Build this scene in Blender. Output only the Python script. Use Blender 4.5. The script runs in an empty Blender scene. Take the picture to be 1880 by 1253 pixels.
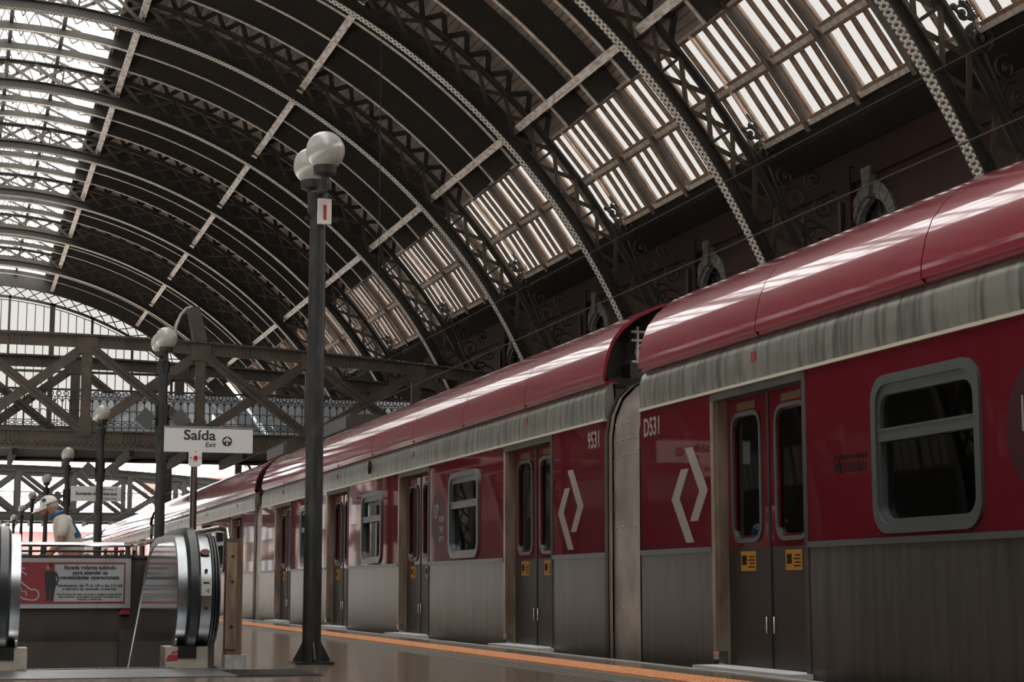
import bpy, bmesh, math, random
from mathutils import Vector, Matrix
random.seed(7)
R_ = math.radians
SC = bpy.context.scene
COL = SC.collection

# ------------------------------------------------------------------ camera
cam_d = bpy.data.cameras.new('camera')
cam = bpy.data.objects.new('camera', cam_d); COL.objects.link(cam)
cam_d.sensor_fit = 'HORIZONTAL'; cam_d.sensor_width = 36.0
cam_d.lens = 3300 / 1880 * 36.0
cam_d.clip_start = 0.05; cam_d.clip_end = 1500
cam.location = (0, 0, 0.58)
cam.rotation_euler = (R_(90 + 7.8078), 0, R_(-17.0731))
SC.camera = cam

# ------------------------------------------------------------------ sky / light / exposure
SKY = 6.4
w = bpy.data.worlds.new('sky'); SC.world = w; w.use_nodes = True
bg = w.node_tree.nodes['Background']
bg.inputs[0].default_value = (0.97, 0.965, 0.95, 1); bg.inputs[1].default_value = SKY
sun_d = bpy.data.lights.new('sun', 'SUN'); sun_d.energy = 46; sun_d.angle = R_(.53); sun_d.color = (1, .97, .92)
sun = bpy.data.objects.new('sun', sun_d); COL.objects.link(sun)
sun.rotation_euler = Vector((-.39, -.12, -.91)).to_track_quat('-Z', 'Y').to_euler()
SC.view_settings.view_transform = 'Standard'; SC.view_settings.look = 'None'
SC.view_settings.gamma = 1.0; SC.view_settings.use_curve_mapping = False
SC.view_settings.exposure = -0.15
SC.cycles.use_adaptive_sampling = True; SC.cycles.adaptive_threshold = 0.02
SC.cycles.max_bounces = 6; SC.cycles.diffuse_bounces = 4; SC.cycles.glossy_bounces = 3
SC.cycles.transmission_bounces = 4; SC.cycles.transparent_max_bounces = 14
SC.cycles.sample_clamp_indirect = 6.0
SC.cycles.caustics_reflective = False; SC.cycles.caustics_refractive = False

# ------------------------------------------------------------------ materials
MATS = {}
def mat(name, col, rough=0.6, metal=0.0, var=0.0, col2=None, scale=4.0, stretch=(1, 1, 1), bump=0.0, spec=0.5,
        contrast=(0.35, 0.65), detail=4.0, coat=0.0, sheen=0.0):
    m = bpy.data.materials.new(name); m.use_nodes = True
    nt = m.node_tree; b = nt.nodes['Principled BSDF']
    b.inputs['Base Color'].default_value = (*col, 1)
    b.inputs['Roughness'].default_value = rough; b.inputs['Metallic'].default_value = metal
    b.inputs['Specular IOR Level'].default_value = spec
    b.inputs['Coat Weight'].default_value = coat; b.inputs['Coat Roughness'].default_value = 0.06
    if col2 is not None or bump:
        g = nt.nodes.new('ShaderNodeNewGeometry')
        mp = nt.nodes.new('ShaderNodeMapping'); mp.inputs['Scale'].default_value = stretch
        nt.links.new(g.outputs['Position'], mp.inputs['Vector'])
        n = nt.nodes.new('ShaderNodeTexNoise'); n.inputs['Scale'].default_value = scale
        n.inputs['Detail'].default_value = detail
        nt.links.new(mp.outputs[0], n.inputs['Vector'])
        if col2 is not None:
            r = nt.nodes.new('ShaderNodeValToRGB')
            r.color_ramp.elements[0].position = contrast[0]; r.color_ramp.elements[1].position = contrast[1]
            r.color_ramp.elements[0].color = (*col, 1); r.color_ramp.elements[1].color = (*col2, 1)
            nt.links.new(n.outputs['Fac'], r.inputs[0]); nt.links.new(r.outputs[0], b.inputs['Base Color'])
        if bump:
            bn = nt.nodes.new('ShaderNodeBump'); bn.inputs['Strength'].default_value = bump
            bn.inputs['Distance'].default_value = 0.02
            nt.links.new(n.outputs['Fac'], bn.inputs['Height']); nt.links.new(bn.outputs[0], b.inputs['Normal'])
    MATS[name] = m
    return m
def glassy(name, tint, gloss=0.08, rough=0.02, fres=True, dirt=None):
    m = bpy.data.materials.new(name); m.use_nodes = True
    nt = m.node_tree; nt.nodes.clear()
    o = nt.nodes.new('ShaderNodeOutputMaterial'); mx = nt.nodes.new('ShaderNodeMixShader')
    t = nt.nodes.new('ShaderNodeBsdfTransparent'); t.inputs[0].default_value = (*tint, 1)
    g = nt.nodes.new('ShaderNodeBsdfGlossy'); g.inputs['Roughness'].default_value = rough
    if fres:
        f = nt.nodes.new('ShaderNodeFresnel'); f.inputs[0].default_value = 1.5
        nt.links.new(f.outputs[0], mx.inputs[0])
    else:
        mx.inputs[0].default_value = gloss
    if dirt:
        n = nt.nodes.new('ShaderNodeTexNoise'); n.inputs['Scale'].default_value = 2.2
        g2 = nt.nodes.new('ShaderNodeNewGeometry'); nt.links.new(g2.outputs['Position'], n.inputs['Vector'])
        r = nt.nodes.new('ShaderNodeValToRGB')
        r.color_ramp.elements[0].position = .3; r.color_ramp.elements[1].position = .62
        r.color_ramp.elements[0].color = (*dirt, 1); r.color_ramp.elements[1].color = (*tint, 1)
        nt.links.new(n.outputs['Fac'], r.inputs[0]); nt.links.new(r.outputs[0], t.inputs[0])
    nt.links.new(t.outputs[0], mx.inputs[1]); nt.links.new(g.outputs[0], mx.inputs[2])
    nt.links.new(mx.outputs[0], o.inputs[0]); MATS[name] = m
    return m
def frosted(name, col, trans=0.6):
    m = bpy.data.materials.new(name); m.use_nodes = True
    nt = m.node_tree; nt.nodes.clear()
    o = nt.nodes.new('ShaderNodeOutputMaterial'); mx = nt.nodes.new('ShaderNodeMixShader'); mx.inputs[0].default_value = trans
    d = nt.nodes.new('ShaderNodeBsdfDiffuse'); t = nt.nodes.new('ShaderNodeBsdfTranslucent')
    n = nt.nodes.new('ShaderNodeTexNoise'); n.inputs['Scale'].default_value = 1.3
    mp = nt.nodes.new('ShaderNodeMapping'); mp.inputs['Scale'].default_value = (1.2, 1, .6)
    g2 = nt.nodes.new('ShaderNodeNewGeometry'); nt.links.new(g2.outputs['Position'], mp.inputs[0]); nt.links.new(mp.outputs[0], n.inputs['Vector'])
    r = nt.nodes.new('ShaderNodeValToRGB'); r.color_ramp.elements[0].position = .3; r.color_ramp.elements[1].position = .65
    r.color_ramp.elements[0].color = (col[0]*.45, col[1]*.5, col[2]*.55, 1); r.color_ramp.elements[1].color = (*col, 1)
    nt.links.new(n.outputs['Fac'], r.inputs[0]); nt.links.new(r.outputs[0], d.inputs[0]); nt.links.new(r.outputs[0], t.inputs[0])
    nt.links.new(d.outputs[0], mx.inputs[1]); nt.links.new(t.outputs[0], mx.inputs[2]); nt.links.new(mx.outputs[0], o.inputs[0])
    MATS[name] = m
    return m

mat('iron', (.034, .032, .028), .6, col2=(.048, .042, .035), scale=3)
mat('iron_brown', (.065, .052, .042), .55, col2=(.10, .075, .058), scale=2.5)
mat('iron_shaded', (.022, .02, .018), .7)  # darkened iron: shade of the deck underside and far bridge put into the colour
mat('iron_light', (.52, .48, .43), .65, col2=(.24, .205, .175), scale=7, contrast=(.45, .75))  # rafter flanges paler than webs: light on the undersides put into colour
mat('rivet_lit', (.58, .54, .49), .6)  # sunlit rivet heads: the brightness is put into the colour
mat('purlin_paint', (.68, .62, .56), .6, col2=(.24, .20, .17), scale=9, stretch=(1, .35, 1), contrast=(.42, .7))
mat('ceiling_wood', (.24, .19, .155), .75, col2=(.13, .10, .085), scale=1.6, stretch=(1, .2, 1))
mat('glazing_bar', (.20, .125, .075), .7, col2=(.10, .065, .045), scale=5)
mat('sky_frame', (.48, .43, .37), .7, col2=(.3, .26, .22), scale=6)
glassy('sky_glass', (.148, .142, .136), fres=False, gloss=.02, rough=.2)
glassy('gable_glass', (.144, .139, .133), fres=False, gloss=.02, rough=.2)
glassy('lantern_glass', (.95, .94, .92), fres=False, gloss=.02, rough=.2)
glassy('clear_glass', (.25, .25, .245), fres=False, gloss=.03, rough=.05)
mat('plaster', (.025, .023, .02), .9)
mat('stone', (.2, .195, .18), .8, col2=(.13, .125, .115), scale=6)
mat('globe_opal', (.40, .39, .37), .22, col2=(.34, .33, .31), scale=16)
mat('post_paint', (.026, .029, .03), .36, col2=(.07, .07, .068), scale=14, stretch=(1, 1, .4), contrast=(.5, .8))
mat('black', (.018, .017, .016), .45)
mat('rubber', (.022, .025, .028), .32)
mat('white_box', (.72, .69, .65), .5)
mat('sign_face', (.66, .66, .66), .5)
mat('sign_ink', (.025, .026, .03), .6)
mat('sign_red', (.42, .045, .05), .5)
mat('button_red', (.5, .01, .03), .3)
mat('train_red', (.118, .010, .018), .025, spec=.22, bump=.0016, scale=1.6, stretch=(1, 2.2, .5), detail=1.0)
mat('roof_red', (.235, .007, .027), .35, coat=1.0, spec=.5, bump=.003, scale=3, stretch=(1, .5, 1))
MATS['roof_red'].node_tree.nodes['Principled BSDF'].inputs['Coat IOR'].default_value = 1.75
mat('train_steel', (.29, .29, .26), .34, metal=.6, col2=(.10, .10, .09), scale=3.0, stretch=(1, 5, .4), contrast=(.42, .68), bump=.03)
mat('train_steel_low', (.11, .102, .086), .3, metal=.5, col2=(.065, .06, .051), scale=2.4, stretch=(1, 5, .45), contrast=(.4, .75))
mat('trim_cream', (.62, .58, .48), .45, metal=.3)
mat('window_alu', (.12, .138, .138), .38, metal=.6)
mat('door_brown', (.032, .026, .023), .4, spec=.25)
mat('disc_red', (.045, .008, .012), .5, spec=.2)
mat('speaker_grey', (.07, .075, .075), .5)
mat('door_jamb', (.42, .34, .27), .35, metal=.6, col2=(.25, .19, .14), scale=8, stretch=(1, 1, .3))
mat('gangway_steel', (.46, .42, .37), .38, metal=.65, col2=(.3, .26, .23), scale=3, bump=.12)
mat('sill_alu', (.78, .79, .77), .35, metal=.15)
mat('sticker', (.40, .19, .012), .6)
mat('logo_grey', (.30, .29, .265), .7, spec=.2)
mat('decal_dark', (.03, .014, .016), .9, spec=.1)
mat('header_print', (.12, .06, .02), .7)
mat('notice_face', (.36, .37, .37), .6)  # shade on the notice put into its own darker face and red
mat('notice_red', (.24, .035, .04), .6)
mat('badge_pink', (.34, .2, .19), .5)
mat('train_in', (.26, .26, .27), .5)
mat('seat_blue', (.04, .06, .16), .6)
glassy('train_glass', (.30, .31, .32), fres=True, rough=.015)
mat('tactile', (.74, .34, .16), .6, col2=(.62, .26, .11), scale=10)
mat('edge_stone', (.42, .42, .40), .5, col2=(.3, .3, .285), scale=6)
mat('groove_grey', (.20, .205, .20), .35)
mat('asphalt', (.05, .047, .044), .9)
mat('ballast', (.10, .09, .08), .95, col2=(.05, .045, .04), scale=30)
mat('polished_steel', (.62, .62, .62), .10, metal=1.0, bump=.02, scale=3)
mat('brushed_steel', (.38, .40, .42), .3, metal=.9, col2=(.24, .245, .255), scale=6, stretch=(1, 1, .3))
mat('chrome', (.75, .75, .74), .12, metal=1.0)
mat('panel_brown', (.06, .047, .038), .6, col2=(.04, .032, .027), scale=3)
mat('pit_dark', (.045, .04, .037), .7)
mat('base_beige', (.62, .54, .45), .6, col2=(.5, .43, .36), scale=8)
mat('old_wood', (.19, .12, .075), .7, col2=(.09, .055, .035), scale=6, stretch=(3, 3, .3), bump=.3)
mat('concrete', (.50, .49, .47), .85, col2=(.33, .32, .31), scale=14, bump=.2)
mat('skin', (.36, .17, .115), .5)
mat('shirt', (.60, .57, .51), .85, col2=(.52, .49, .44), scale=9)
mat('cap_white', (.68, .66, .62), .8)
mat('blue_ink', (.015, .10, .24), .7)
mat('trousers', (.035, .035, .042), .8)
mat('hair', (.38, .36, .34), .8)
mat('pink_wall', (.55, .23, .22), .8, col2=(.5, .19, .19), scale=.6)
mat('reflection_block', (.006, .0055, .005), .9, col2=(.13, .105, .09), scale=.28, contrast=(.53, .56), spec=.1, detail=1.5)  # pale patches put in to break up what the train side mirrors
mat('window_dark', (.04, .045, .05), .3, spec=.2)
mat('roof_tile_far', (.34, .16, .11), .8)
mat('wire', (.05, .047, .045), .5, metal=.4)
frosted('frosted_panel', (.62, .72, .80), .75)
m = glassy('screen_glass', (.34, .36, .38), fres=False, gloss=.55, dirt=(.16, .20, .23))
gn = [n for n in m.node_tree.nodes if n.type == 'BSDF_GLOSSY'][0]
dn = m.node_tree.nodes.new('ShaderNodeBsdfTranslucent'); dn.inputs[0].default_value = (.86, .93, .98, 1)
mixn = [n for n in m.node_tree.nodes if n.type == 'MIX_SHADER'][0]; m.node_tree.links.new(dn.outputs[0], mixn.inputs[2])
frosted('far_glass', (.75, .76, .76), .7)

# floor: polished dark stone with fine cross-wise wear
m = mat('platform_floor', (.24, .19, .145), .14, col2=(.18, .14, .105), scale=5, stretch=(.35, 5, 1), contrast=(.3, .7), spec=.6)
# brick wall: procedural courses
m = bpy.data.materials.new('brick'); m.use_nodes = True; MATS['brick'] = m
nt = m.node_tree; b = nt.nodes['Principled BSDF']; b.inputs['Roughness'].default_value = .85
g = nt.nodes.new('ShaderNodeNewGeometry'); mp = nt.nodes.new('ShaderNodeMapping'); mp.inputs['Rotation'].default_value = (0, R_(90), R_(90))
bt = nt.nodes.new('ShaderNodeTexBrick'); bt.inputs['Scale'].default_value = 1.0
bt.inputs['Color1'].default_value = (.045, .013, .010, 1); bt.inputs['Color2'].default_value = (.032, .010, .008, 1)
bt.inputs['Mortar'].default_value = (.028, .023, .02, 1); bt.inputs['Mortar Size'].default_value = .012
bt.inputs['Brick Width'].default_value = .26; bt.inputs['Row Height'].default_value = .085
sx = nt.nodes.new('ShaderNodeSeparateXYZ'); cx = nt.nodes.new('ShaderNodeCombineXYZ')
nt.links.new(g.outputs['Position'], sx.inputs[0]); nt.links.new(sx.outputs[1], cx.inputs[0]); nt.links.new(sx.outputs[2], cx.inputs[1])
nt.links.new(cx.outputs[0], bt.inputs['Vector']); nt.links.new(bt.outputs['Color'], b.inputs['Base Color'])
nt.nodes.remove(mp)

# ------------------------------------------------------------------ mesh helpers
class MB:
    def __init__(s): s.v = []; s.f = []
    def add(s, vs, fs):
        k = len(s.v); s.v += [tuple(v) for v in vs]; s.f += [tuple(i + k for i in f) for f in fs]; return s
    def box(s, x0, x1, y0, y1, z0, z1):
        return s.add([(x0,y0,z0),(x1,y0,z0),(x1,y1,z0),(x0,y1,z0),(x0,y0,z1),(x1,y0,z1),(x1,y1,z1),(x0,y1,z1)],
                     [(0,3,2,1),(4,5,6,7),(0,1,5,4),(1,2,6,5),(2,3,7,6),(3,0,4,7)])
    def bar(s, p0, p1, w, h, up=(0, 0, 1)):
        p0 = Vector(p0); p1 = Vector(p1); d = (p1 - p0).normalized(); up = Vector(up)
        a = d.cross(up)
        if a.length < 1e-4: a = d.cross(Vector((1, 0, 0)))
        a.normalize(); b = a.cross(d).normalized(); a *= w / 2; b *= h / 2
        return s.add([p0-a-b, p0+a-b, p0+a+b, p0-a+b, p1-a-b, p1+a-b, p1+a+b, p1-a+b],
                     [(0,3,2,1),(4,5,6,7),(0,1,5,4),(1,2,6,5),(2,3,7,6),(3,0,4,7)])
    def tube(s, pts, r, n=8, closed=False, caps=True):
        P = [Vector(p) for p in pts]; rings = []; N = len(P); prev = None
        for i, p in enumerate(P):
            if closed: d = P[(i+1) % N] - P[i-1]
            else: d = P[min(i+1, N-1)] - P[max(i-1, 0)]
            d.normalize()
            if prev is None:
                a = d.cross(Vector((0, 0, 1)))
                if a.length < .05: a = d.cross(Vector((1, 0, 0)))
            else:
                a = prev - d * prev.dot(d)
            a.normalize(); prev = a; b = d.cross(a)
            rr = r[i] if isinstance(r, (list, tuple)) else r
            rings.append([p + (a*math.cos(2*math.pi*k/n) + b*math.sin(2*math.pi*k/n))*rr for k in range(n)])
        vs = [q for ring in rings for q in ring]; fs = []
        for i in range(N if closed else N-1):
            j = (i+1) % N
            for k in range(n):
                fs.append((i*n+k, i*n+(k+1) % n, j*n+(k+1) % n, j*n+k))
        if caps and not closed: fs += [tuple(range(n))[::-1], tuple((N-1)*n+k for k in range(n))]
        return s.add(vs, fs)
    def lathe(s, prof, n=20, c=(0, 0, 0)):
        vs = []; fs = []; N = len(prof)
        for (r, z) in prof:
            for k in range(n):
                t = 2*math.pi*k/n; vs.append((c[0]+r*math.cos(t), c[1]+r*math.sin(t), c[2]+z))
        for i in range(N-1):
            for k in range(n): fs.append((i*n+k, i*n+(k+1) % n, (i+1)*n+(k+1) % n, (i+1)*n+k))
        fs += [tuple(range(n))[::-1], tuple((N-1)*n+k for k in range(n))]
        return s.add(vs, fs)
    def prism(s, poly, fn0, fn1):
        """poly of 2D points; fn0/fn1 map a 2D point to the two 3D caps"""
        n = len(poly); vs = [fn0(p) for p in poly] + [fn1(p) for p in poly]
        fs = [tuple(range(n))[::-1], tuple(range(n, 2*n))] + [(i, (i+1) % n, n+(i+1) % n, n+i) for i in range(n)]
        return s.add(vs, fs)
    def sheet(s, prof, y0, y1, ax=None):
        """profile of (x,z) swept along y"""
        n = len(prof); vs = [(x, y0, z) for x, z in prof] + [(x, y1, z) for x, z in prof]
        return s.add(vs, [(i, i+1, n+i+1, n+i) for i in range(n-1)])
    def arc(s, r0, r1, y0, y1, a0, a1, n):
        """curved box about the vault axis, angles in degrees from the crown"""
        vs = []; fs = []
        for i in range(n+1):
            a = R_(a0 + (a1-a0)*i/n); sa, ca = math.sin(a), math.cos(a)
            vs += [(r0*sa, y0, r0*ca), (r0*sa, y1, r0*ca), (r1*sa, y1, r1*ca), (r1*sa, y0, r1*ca)]
        for i in range(n):
            k = 4*i
            for j in range(4): fs.append((k+j, k+4+j, k+4+(j+1) % 4, k+(j+1) % 4))
        fs += [(0, 1, 2, 3), (4*n+3, 4*n+2, 4*n+1, 4*n)]
        return s.add(vs, fs)
    def mesh(s, name):
        me = bpy.data.meshes.new(name); me.from_pydata(s.v, [], s.f); me.update(); return me
    def build(s, name, m, parent=None, loc=(0, 0, 0), smooth=False, kind=None, label=None, rot=None):
        me = s.mesh(name)
        bm = bmesh.new(); bm.from_mesh(me); bmesh.ops.recalc_face_normals(bm, faces=bm.faces); bm.to_mesh(me); bm.free()
        me.materials.append(MATS[m])
        if smooth: me.shade_auto(smooth) if False else smooth_by_angle(me)
        return inst(name, me, parent, loc, rot, kind, label)
def smooth_by_angle(me, deg=35):
    me.polygons.foreach_set('use_smooth', [True]*len(me.polygons))
    bm = bmesh.new(); bm.from_mesh(me)
    for e in bm.edges:
        e.smooth = not (len(e.link_faces) != 2 or e.calc_face_angle(0) > R_(deg))
    bm.to_mesh(me); bm.free()
def inst(name, me, parent=None, loc=(0, 0, 0), rot=None, kind=None, label=None):
    o = bpy.data.objects.new(name, me); COL.objects.link(o); o.location = loc
    if rot: o.rotation_euler = rot
    if parent: o.parent = parent
    if kind: o['kind'] = kind
    if label: o['label'] = label
    return o
def tag(o, label, cat, group=None):
    o['label'] = label; o['category'] = cat
    if group: o['group'] = group
    return o
def thing(name, label, cat, loc=(0, 0, 0), group=None, rot=None):
    o = bpy.data.objects.new(name, None); COL.objects.link(o); o.location = loc; o.empty_display_size = .2
    if rot: o.rotation_euler = rot
    return tag(o, label, cat, group)
def struct(o):
    o['kind'] = 'structure'; return o
def copy_tree(o, parent=None):
    c = o.copy(); COL.objects.link(c); c.parent = parent
    for ch in list(o.children): copy_tree(ch, c)
    return c
def text(name, body, size, m, parent, loc, rot, align='LEFT', bold=0.0, ext=.002, shear=0, sx=1.0):
    cu = bpy.data.curves.new(name, 'FONT'); cu.body = body; cu.size = size; cu.align_x = align; cu.align_y = 'BOTTOM_BASELINE' if False else 'BOTTOM'
    cu.extrude = ext; cu.offset = bold; cu.shear = shear; cu.resolution_u = 3
    t = bpy.data.objects.new(name, cu); COL.objects.link(t)
    dg = bpy.context.evaluated_depsgraph_get(); dg.update()
    me = bpy.data.meshes.new_from_object(t.evaluated_get(dg)); bpy.data.objects.remove(t); bpy.data.curves.remove(cu)
    me.name = name; me.materials.clear(); me.materials.append(MATS[m])
    for v in me.vertices: v.co.x *= sx
    return inst(name, me, parent, loc, rot)
def rrect(y0, y1, z0, z1, r, n=5):
    pts = []
    for cy, cz, a0 in ((y1-r, z1-r, 0), (y0+r, z1-r, 90), (y0+r, z0+r, 180), (y1-r, z0+r, 270)):
        for i in range(n+1):
            a = R_(a0 + 90*i/n); pts.append((cy + r*math.cos(a), cz + r*math.sin(a)))
    return pts
def ring2(mb, outer, inner, fn, d0, d1):
    """ring between two equal-length outlines; fn(p, depth)->3D"""
    n = len(outer)
    vs = [fn(p, d0) for p in outer] + [fn(p, d0) for p in inner] + [fn(p, d1) for p in outer] + [fn(p, d1) for p in inner]
    fs = []
    for i in range(n):
        j = (i+1) % n
        fs += [(i, j, n+j, n+i), (2*n+i, 3*n+i, 3*n+j, 2*n+j), (i, 2*n+i, 2*n+j, j), (n+i, n+j, 3*n+j, 3*n+i)]
    return mb.add(vs, fs)
ORD = ['first', 'second', 'third', 'fourth', 'fifth', 'sixth', 'seventh', 'eighth', 'ninth', 'tenth', 'eleventh', 'twelfth', 'thirteenth']

# ================================================================== SETTING
XC = 1.0                        # vault axis
BAY = 9.33
RIBS = [18.89 + BAY*i for i in range(10)]       # 18.9 .. 102.9
YG = 112.2                      # end screen
XW = 19.9                       # brick wall
RO, RI = 20.02, 18.45

# floor: platform with the escalator well left open
PX0, PX1 = .18, 1.86            # well in x
PY0, PY1 = 13.2, 18.42
fl = MB()
fl.box(-1.4, PX0, -12, 118, -.3, 0); fl.box(PX1, 5.11, -12, 118, -.3, 0)
fl.box(PX0, PX1, -12, PY0, -.3, 0); fl.box(PX0, PX1, PY1, 118, -.3, 0)
floor = struct(fl.build('floor', 'platform_floor'))
floor['label'] = 'polished brown stone platform floor beside the train'
o = MB().box(5.045, 5.115, -12, 118, -.29, .006).build('edge_strip', 'edge_stone', floor)
o = MB().box(5.0, 5.09, -12, 118, -1.25, -.3).box(-11, -10.9, -12, 118, -1.25, -.3).build('platform_side', 'asphalt', floor)
for i, gx in enumerate((3.93, 4.02, 4.11, 4.20)):
    MB().box(gx, gx+.035, 2, 112, 0, .004).build('guide_line', 'groove_grey', floor)
# tactile tiles
tb = MB().box(-.163, .163, -.163, .163, 0, .008)
for i in range(6):
    for j in range(6):
        x = -.135 + .054*i; y = -.135 + .054*j; r0, r1 = .019, .011
        vs = [(x+r0*a, y+r0*b_, .008) for a, b_ in ((1,0),(0,1),(-1,0),(0,-1))] + [(x+r1*a, y+r1*b_, .015) for a, b_ in ((1,0),(0,1),(-1,0),(0,-1))]
        tb.add(vs, [(4,5,6,7)] + [(k, (k+1) % 4, 4+(k+1) % 4, 4+k) for k in range(4)])
tme = tb.mesh('tactile_tile'); tme.materials.append(MATS['tactile'])
ty = 8.0
for i in range(118):
    inst('tactile_tile', tme, floor, (4.495, ty + i*.332, 0))
ts = MB(); y = ty + 118*.332
ts.box(4.33, 4.66, y-.16, 115, 0, .010)
ts.build('tactile_strip', 'tactile', floor, kind='stuff')
# track bed, far platform, ground
struct(MB().box(5.0, 13.2, -14, 260, -1.6, -1.25).box(-16, -10.9, -14, 260, -1.6, -1.25).build('ground', 'ballast'))
struct(MB().box(13.2, XW+.3, -12, 112, -1.3, -.05).build('floor_side_platform', 'asphalt'))
struct(MB().box(-60, 80, 118, 330, -1.7, -1.26).build('ground_outside', 'concrete'))
for i, tx in enumerate((6.33, 7.77)):
    r = MB().box(tx-.035, tx+.035, -12, 250, -1.25, -1.09).build('rail', 'iron_brown')
    tag(r, 'steel running rail under the train, ' + ('nearer the platform' if i == 0 else 'farther from the platform'), 'rail', 'running rails under the train')

# ceiling boards (long boards over the rafters), open at the crown and side skylights
def boards(a0, a1):
    mb = MB(); n = max(1, round((a1-a0)*R_(1)*RO/.215)); da = (a1-a0)/n
    for i in range(n):
        r = RO + random.uniform(0, .02)
        mb.arc(r, r+.05, -12, YG, a0 + da*i + .045, a0 + da*(i+1) - .045, 1)
    return mb
ceil = MB()
for a0, a1 in ((10.36, 48.1), (-48.1, -10.36)):
    b_ = boards(a0, a1); ceil.add(b_.v, b_.f)
    ceil.arc(RO+.08, RO+.12, -12, YG, a0, a1, 12)
ceiling = struct(ceil.build('ceiling', 'ceiling_wood', loc=(XC, 0, 0)))
ceiling['label'] = 'curved brown boarded vault between the iron rafters'
# eave soffit from the skylight foot to the wall
def eave(sg):
    p = [(20.0*math.sin(R_(57.1)), 20.0*math.cos(R_(57.1))), (17.4, 10.72), (XW-XC+.4, 10.85)]
    mb = MB().sheet([(sg*x, z) for x, z in p], -12, YG)
    return mb
ev = eave(1); e2 = eave(-1); ev.add(e2.v, e2.f)
struct(ev.build('trim_1', 'iron', loc=(XC, 0, 0)))

# brick wall with arched windows
WINY = [36.4 - BAY*2 + BAY*i for i in range(11)]
wall = MB()
WZ, WR = 8.70, .92
ys = [-12] + sum([[y-WR, y+WR] for y in WINY if y < 111], []) + [118]
for i in range(0, len(ys), 2): wall.box(XW, XW+.5, ys[i], ys[i+1], -1.3, 10.9)
for y in WINY:
    if y > 111: continue
    wall.box(XW, XW+.5, y-WR, y+WR, -1.3, 5.2)
    top = [(y-WR, 10.9), (y-WR, WZ)] + [(y - WR*math.cos(R_(t)), WZ + WR*math.sin(R_(t))) for t in range(0, 181, 15)][1:-1] + [(y+WR, WZ), (y+WR, 10.9)]
    # spandrel in strips so that every face stays convex
    arcp = [(y - WR*math.cos(R_(t)), WZ + WR*math.sin(R_(t))) for t in range(0, 181, 15)]
    for k in range(len(arcp)-1):
        q = [arcp[k], arcp[k+1], (arcp[k+1][0], 10.9), (arcp[k][0], 10.9)]
        wall.prism(q, lambda p: (XW, p[0], p[1]), lambda p: (XW+.5, p[0], p[1]))
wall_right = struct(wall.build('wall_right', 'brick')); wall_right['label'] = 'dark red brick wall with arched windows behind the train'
mbp = MB().box(XW-.14, XW, -12, 112, 10.0, 10.35); mbp.box(XW-.08, XW, -12, 112, 4.6, 4.85)
mbp.build('cornice', 'brick', wall_right)
wn = 0
for y in WINY:
    if y < 18 or y > 111: continue
    wn += 1
    s = MB(); n = 9
    for k in range(n):                                         # voussoirs
        if k == n//2: continue
        t0, t1 = 180*k/n + .8, 180*(k+1)/n - .8
        q = [(y - r*math.cos(R_(t)), WZ + r*math.sin(R_(t))) for r, t in ((WR-.04, t0), (WR+.26, t0), (WR+.26, t1), (WR-.04, t1))]
        s.prism(q, lambda p: (XW-.10, p[0], p[1]), lambda p: (XW+.1, p[0], p[1]))
        q = [(y - r*math.cos(R_(t)), WZ + r*math.sin(R_(t))) for r, t in ((WR-.16, t0-.8), (WR-.04, t0-.8), (WR-.04, t1+.8), (WR-.16, t1+.8))]
        s.prism(q, lambda p: (XW-.03, p[0], p[1]), lambda p: (XW+.12, p[0], p[1]))
    wo = struct(s.build('window_%d' % wn, 'stone')); wo['label'] = 'arched stone window surround with keystone in the brick wall'
    q = [(y-.13, WZ+WR-.12), (y+.13, WZ+WR-.12), (y+.22, WZ+WR+.58), (y-.22, WZ+WR+.58)]
    MB().prism(q, lambda p: (XW-.2, p[0], p[1]), lambda p: (XW+.1, p[0], p[1])).build('keystone', 'stone', wo)
    MB().box(XW-.08, XW+.1, y-WR-.25, y-WR+.02, 5.2, WZ).box(XW-.08, XW+.1, y+WR-.02, y+WR+.25, 5.2, WZ).build('jamb', 'stone', wo)
    MB().box(XW-.16, XW+.1, y-WR-.3, y+WR+.3, 5.02, 5.2).build('window_sill', 'stone', wo)
    MB().box(XW+.3, XW+.32, y-WR, y+WR, 5.2, WZ+WR).build('pane', 'window_dark', wo)
    gr = MB()
    for k in range(6):
        t = R_(15 + 30*k); gr.bar((XW+.26, y, WZ), (XW+.26, y - (WR)*math.cos(t), WZ + WR*math.sin(t)), .04, .04, (1, 0, 0))
    gr.tube([(XW+.26, y - .42*math.cos(R_(t)), WZ + .42*math.sin(R_(t))) for t in range(0, 181, 20)], .025, 5)
    gr.box(XW+.24, XW+.28, y-WR, y+WR, WZ-.05, WZ+.03); gr.box(XW+.24, XW+.28, y-.03, y+.03, 5.2, WZ)
    gr.build('fan_grille', 'iron_brown', wo)

# unseen opposite side: solid wall with piers, darkened to limit bounce and reflections
wl = MB(); XL = 2*XC - XW
wl.box(XL-.5, XL, -12, 118, -1.3, 10.9)
for y in RIBS[1:]: wl.box(XL-.6, XL+.1, y-.9, y+.9, -1.3, 8.6)
struct(wl.build('wall_left', 'plaster'))
struct(MB().box(-11, -1.4, -12, 118, -.3, 0).box(XL, -16, -12, 118, -.3, 0).build('floor_bounce', 'concrete'))  # unseen pale platform, added and widened to bounce sunlight up to the vault
# unseen end wall added behind the camera to shut out daylight
struct(MB().box(XL, XW, -12.4, -12, -1.3, 20).build('wall_blocker', 'plaster'))

# ================================================================== VAULT: ARCH TRUSSES
DA = 3.05
def P(a, r, y=0): a = R_(a); return (r*math.sin(a), y, r*math.cos(a))
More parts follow.
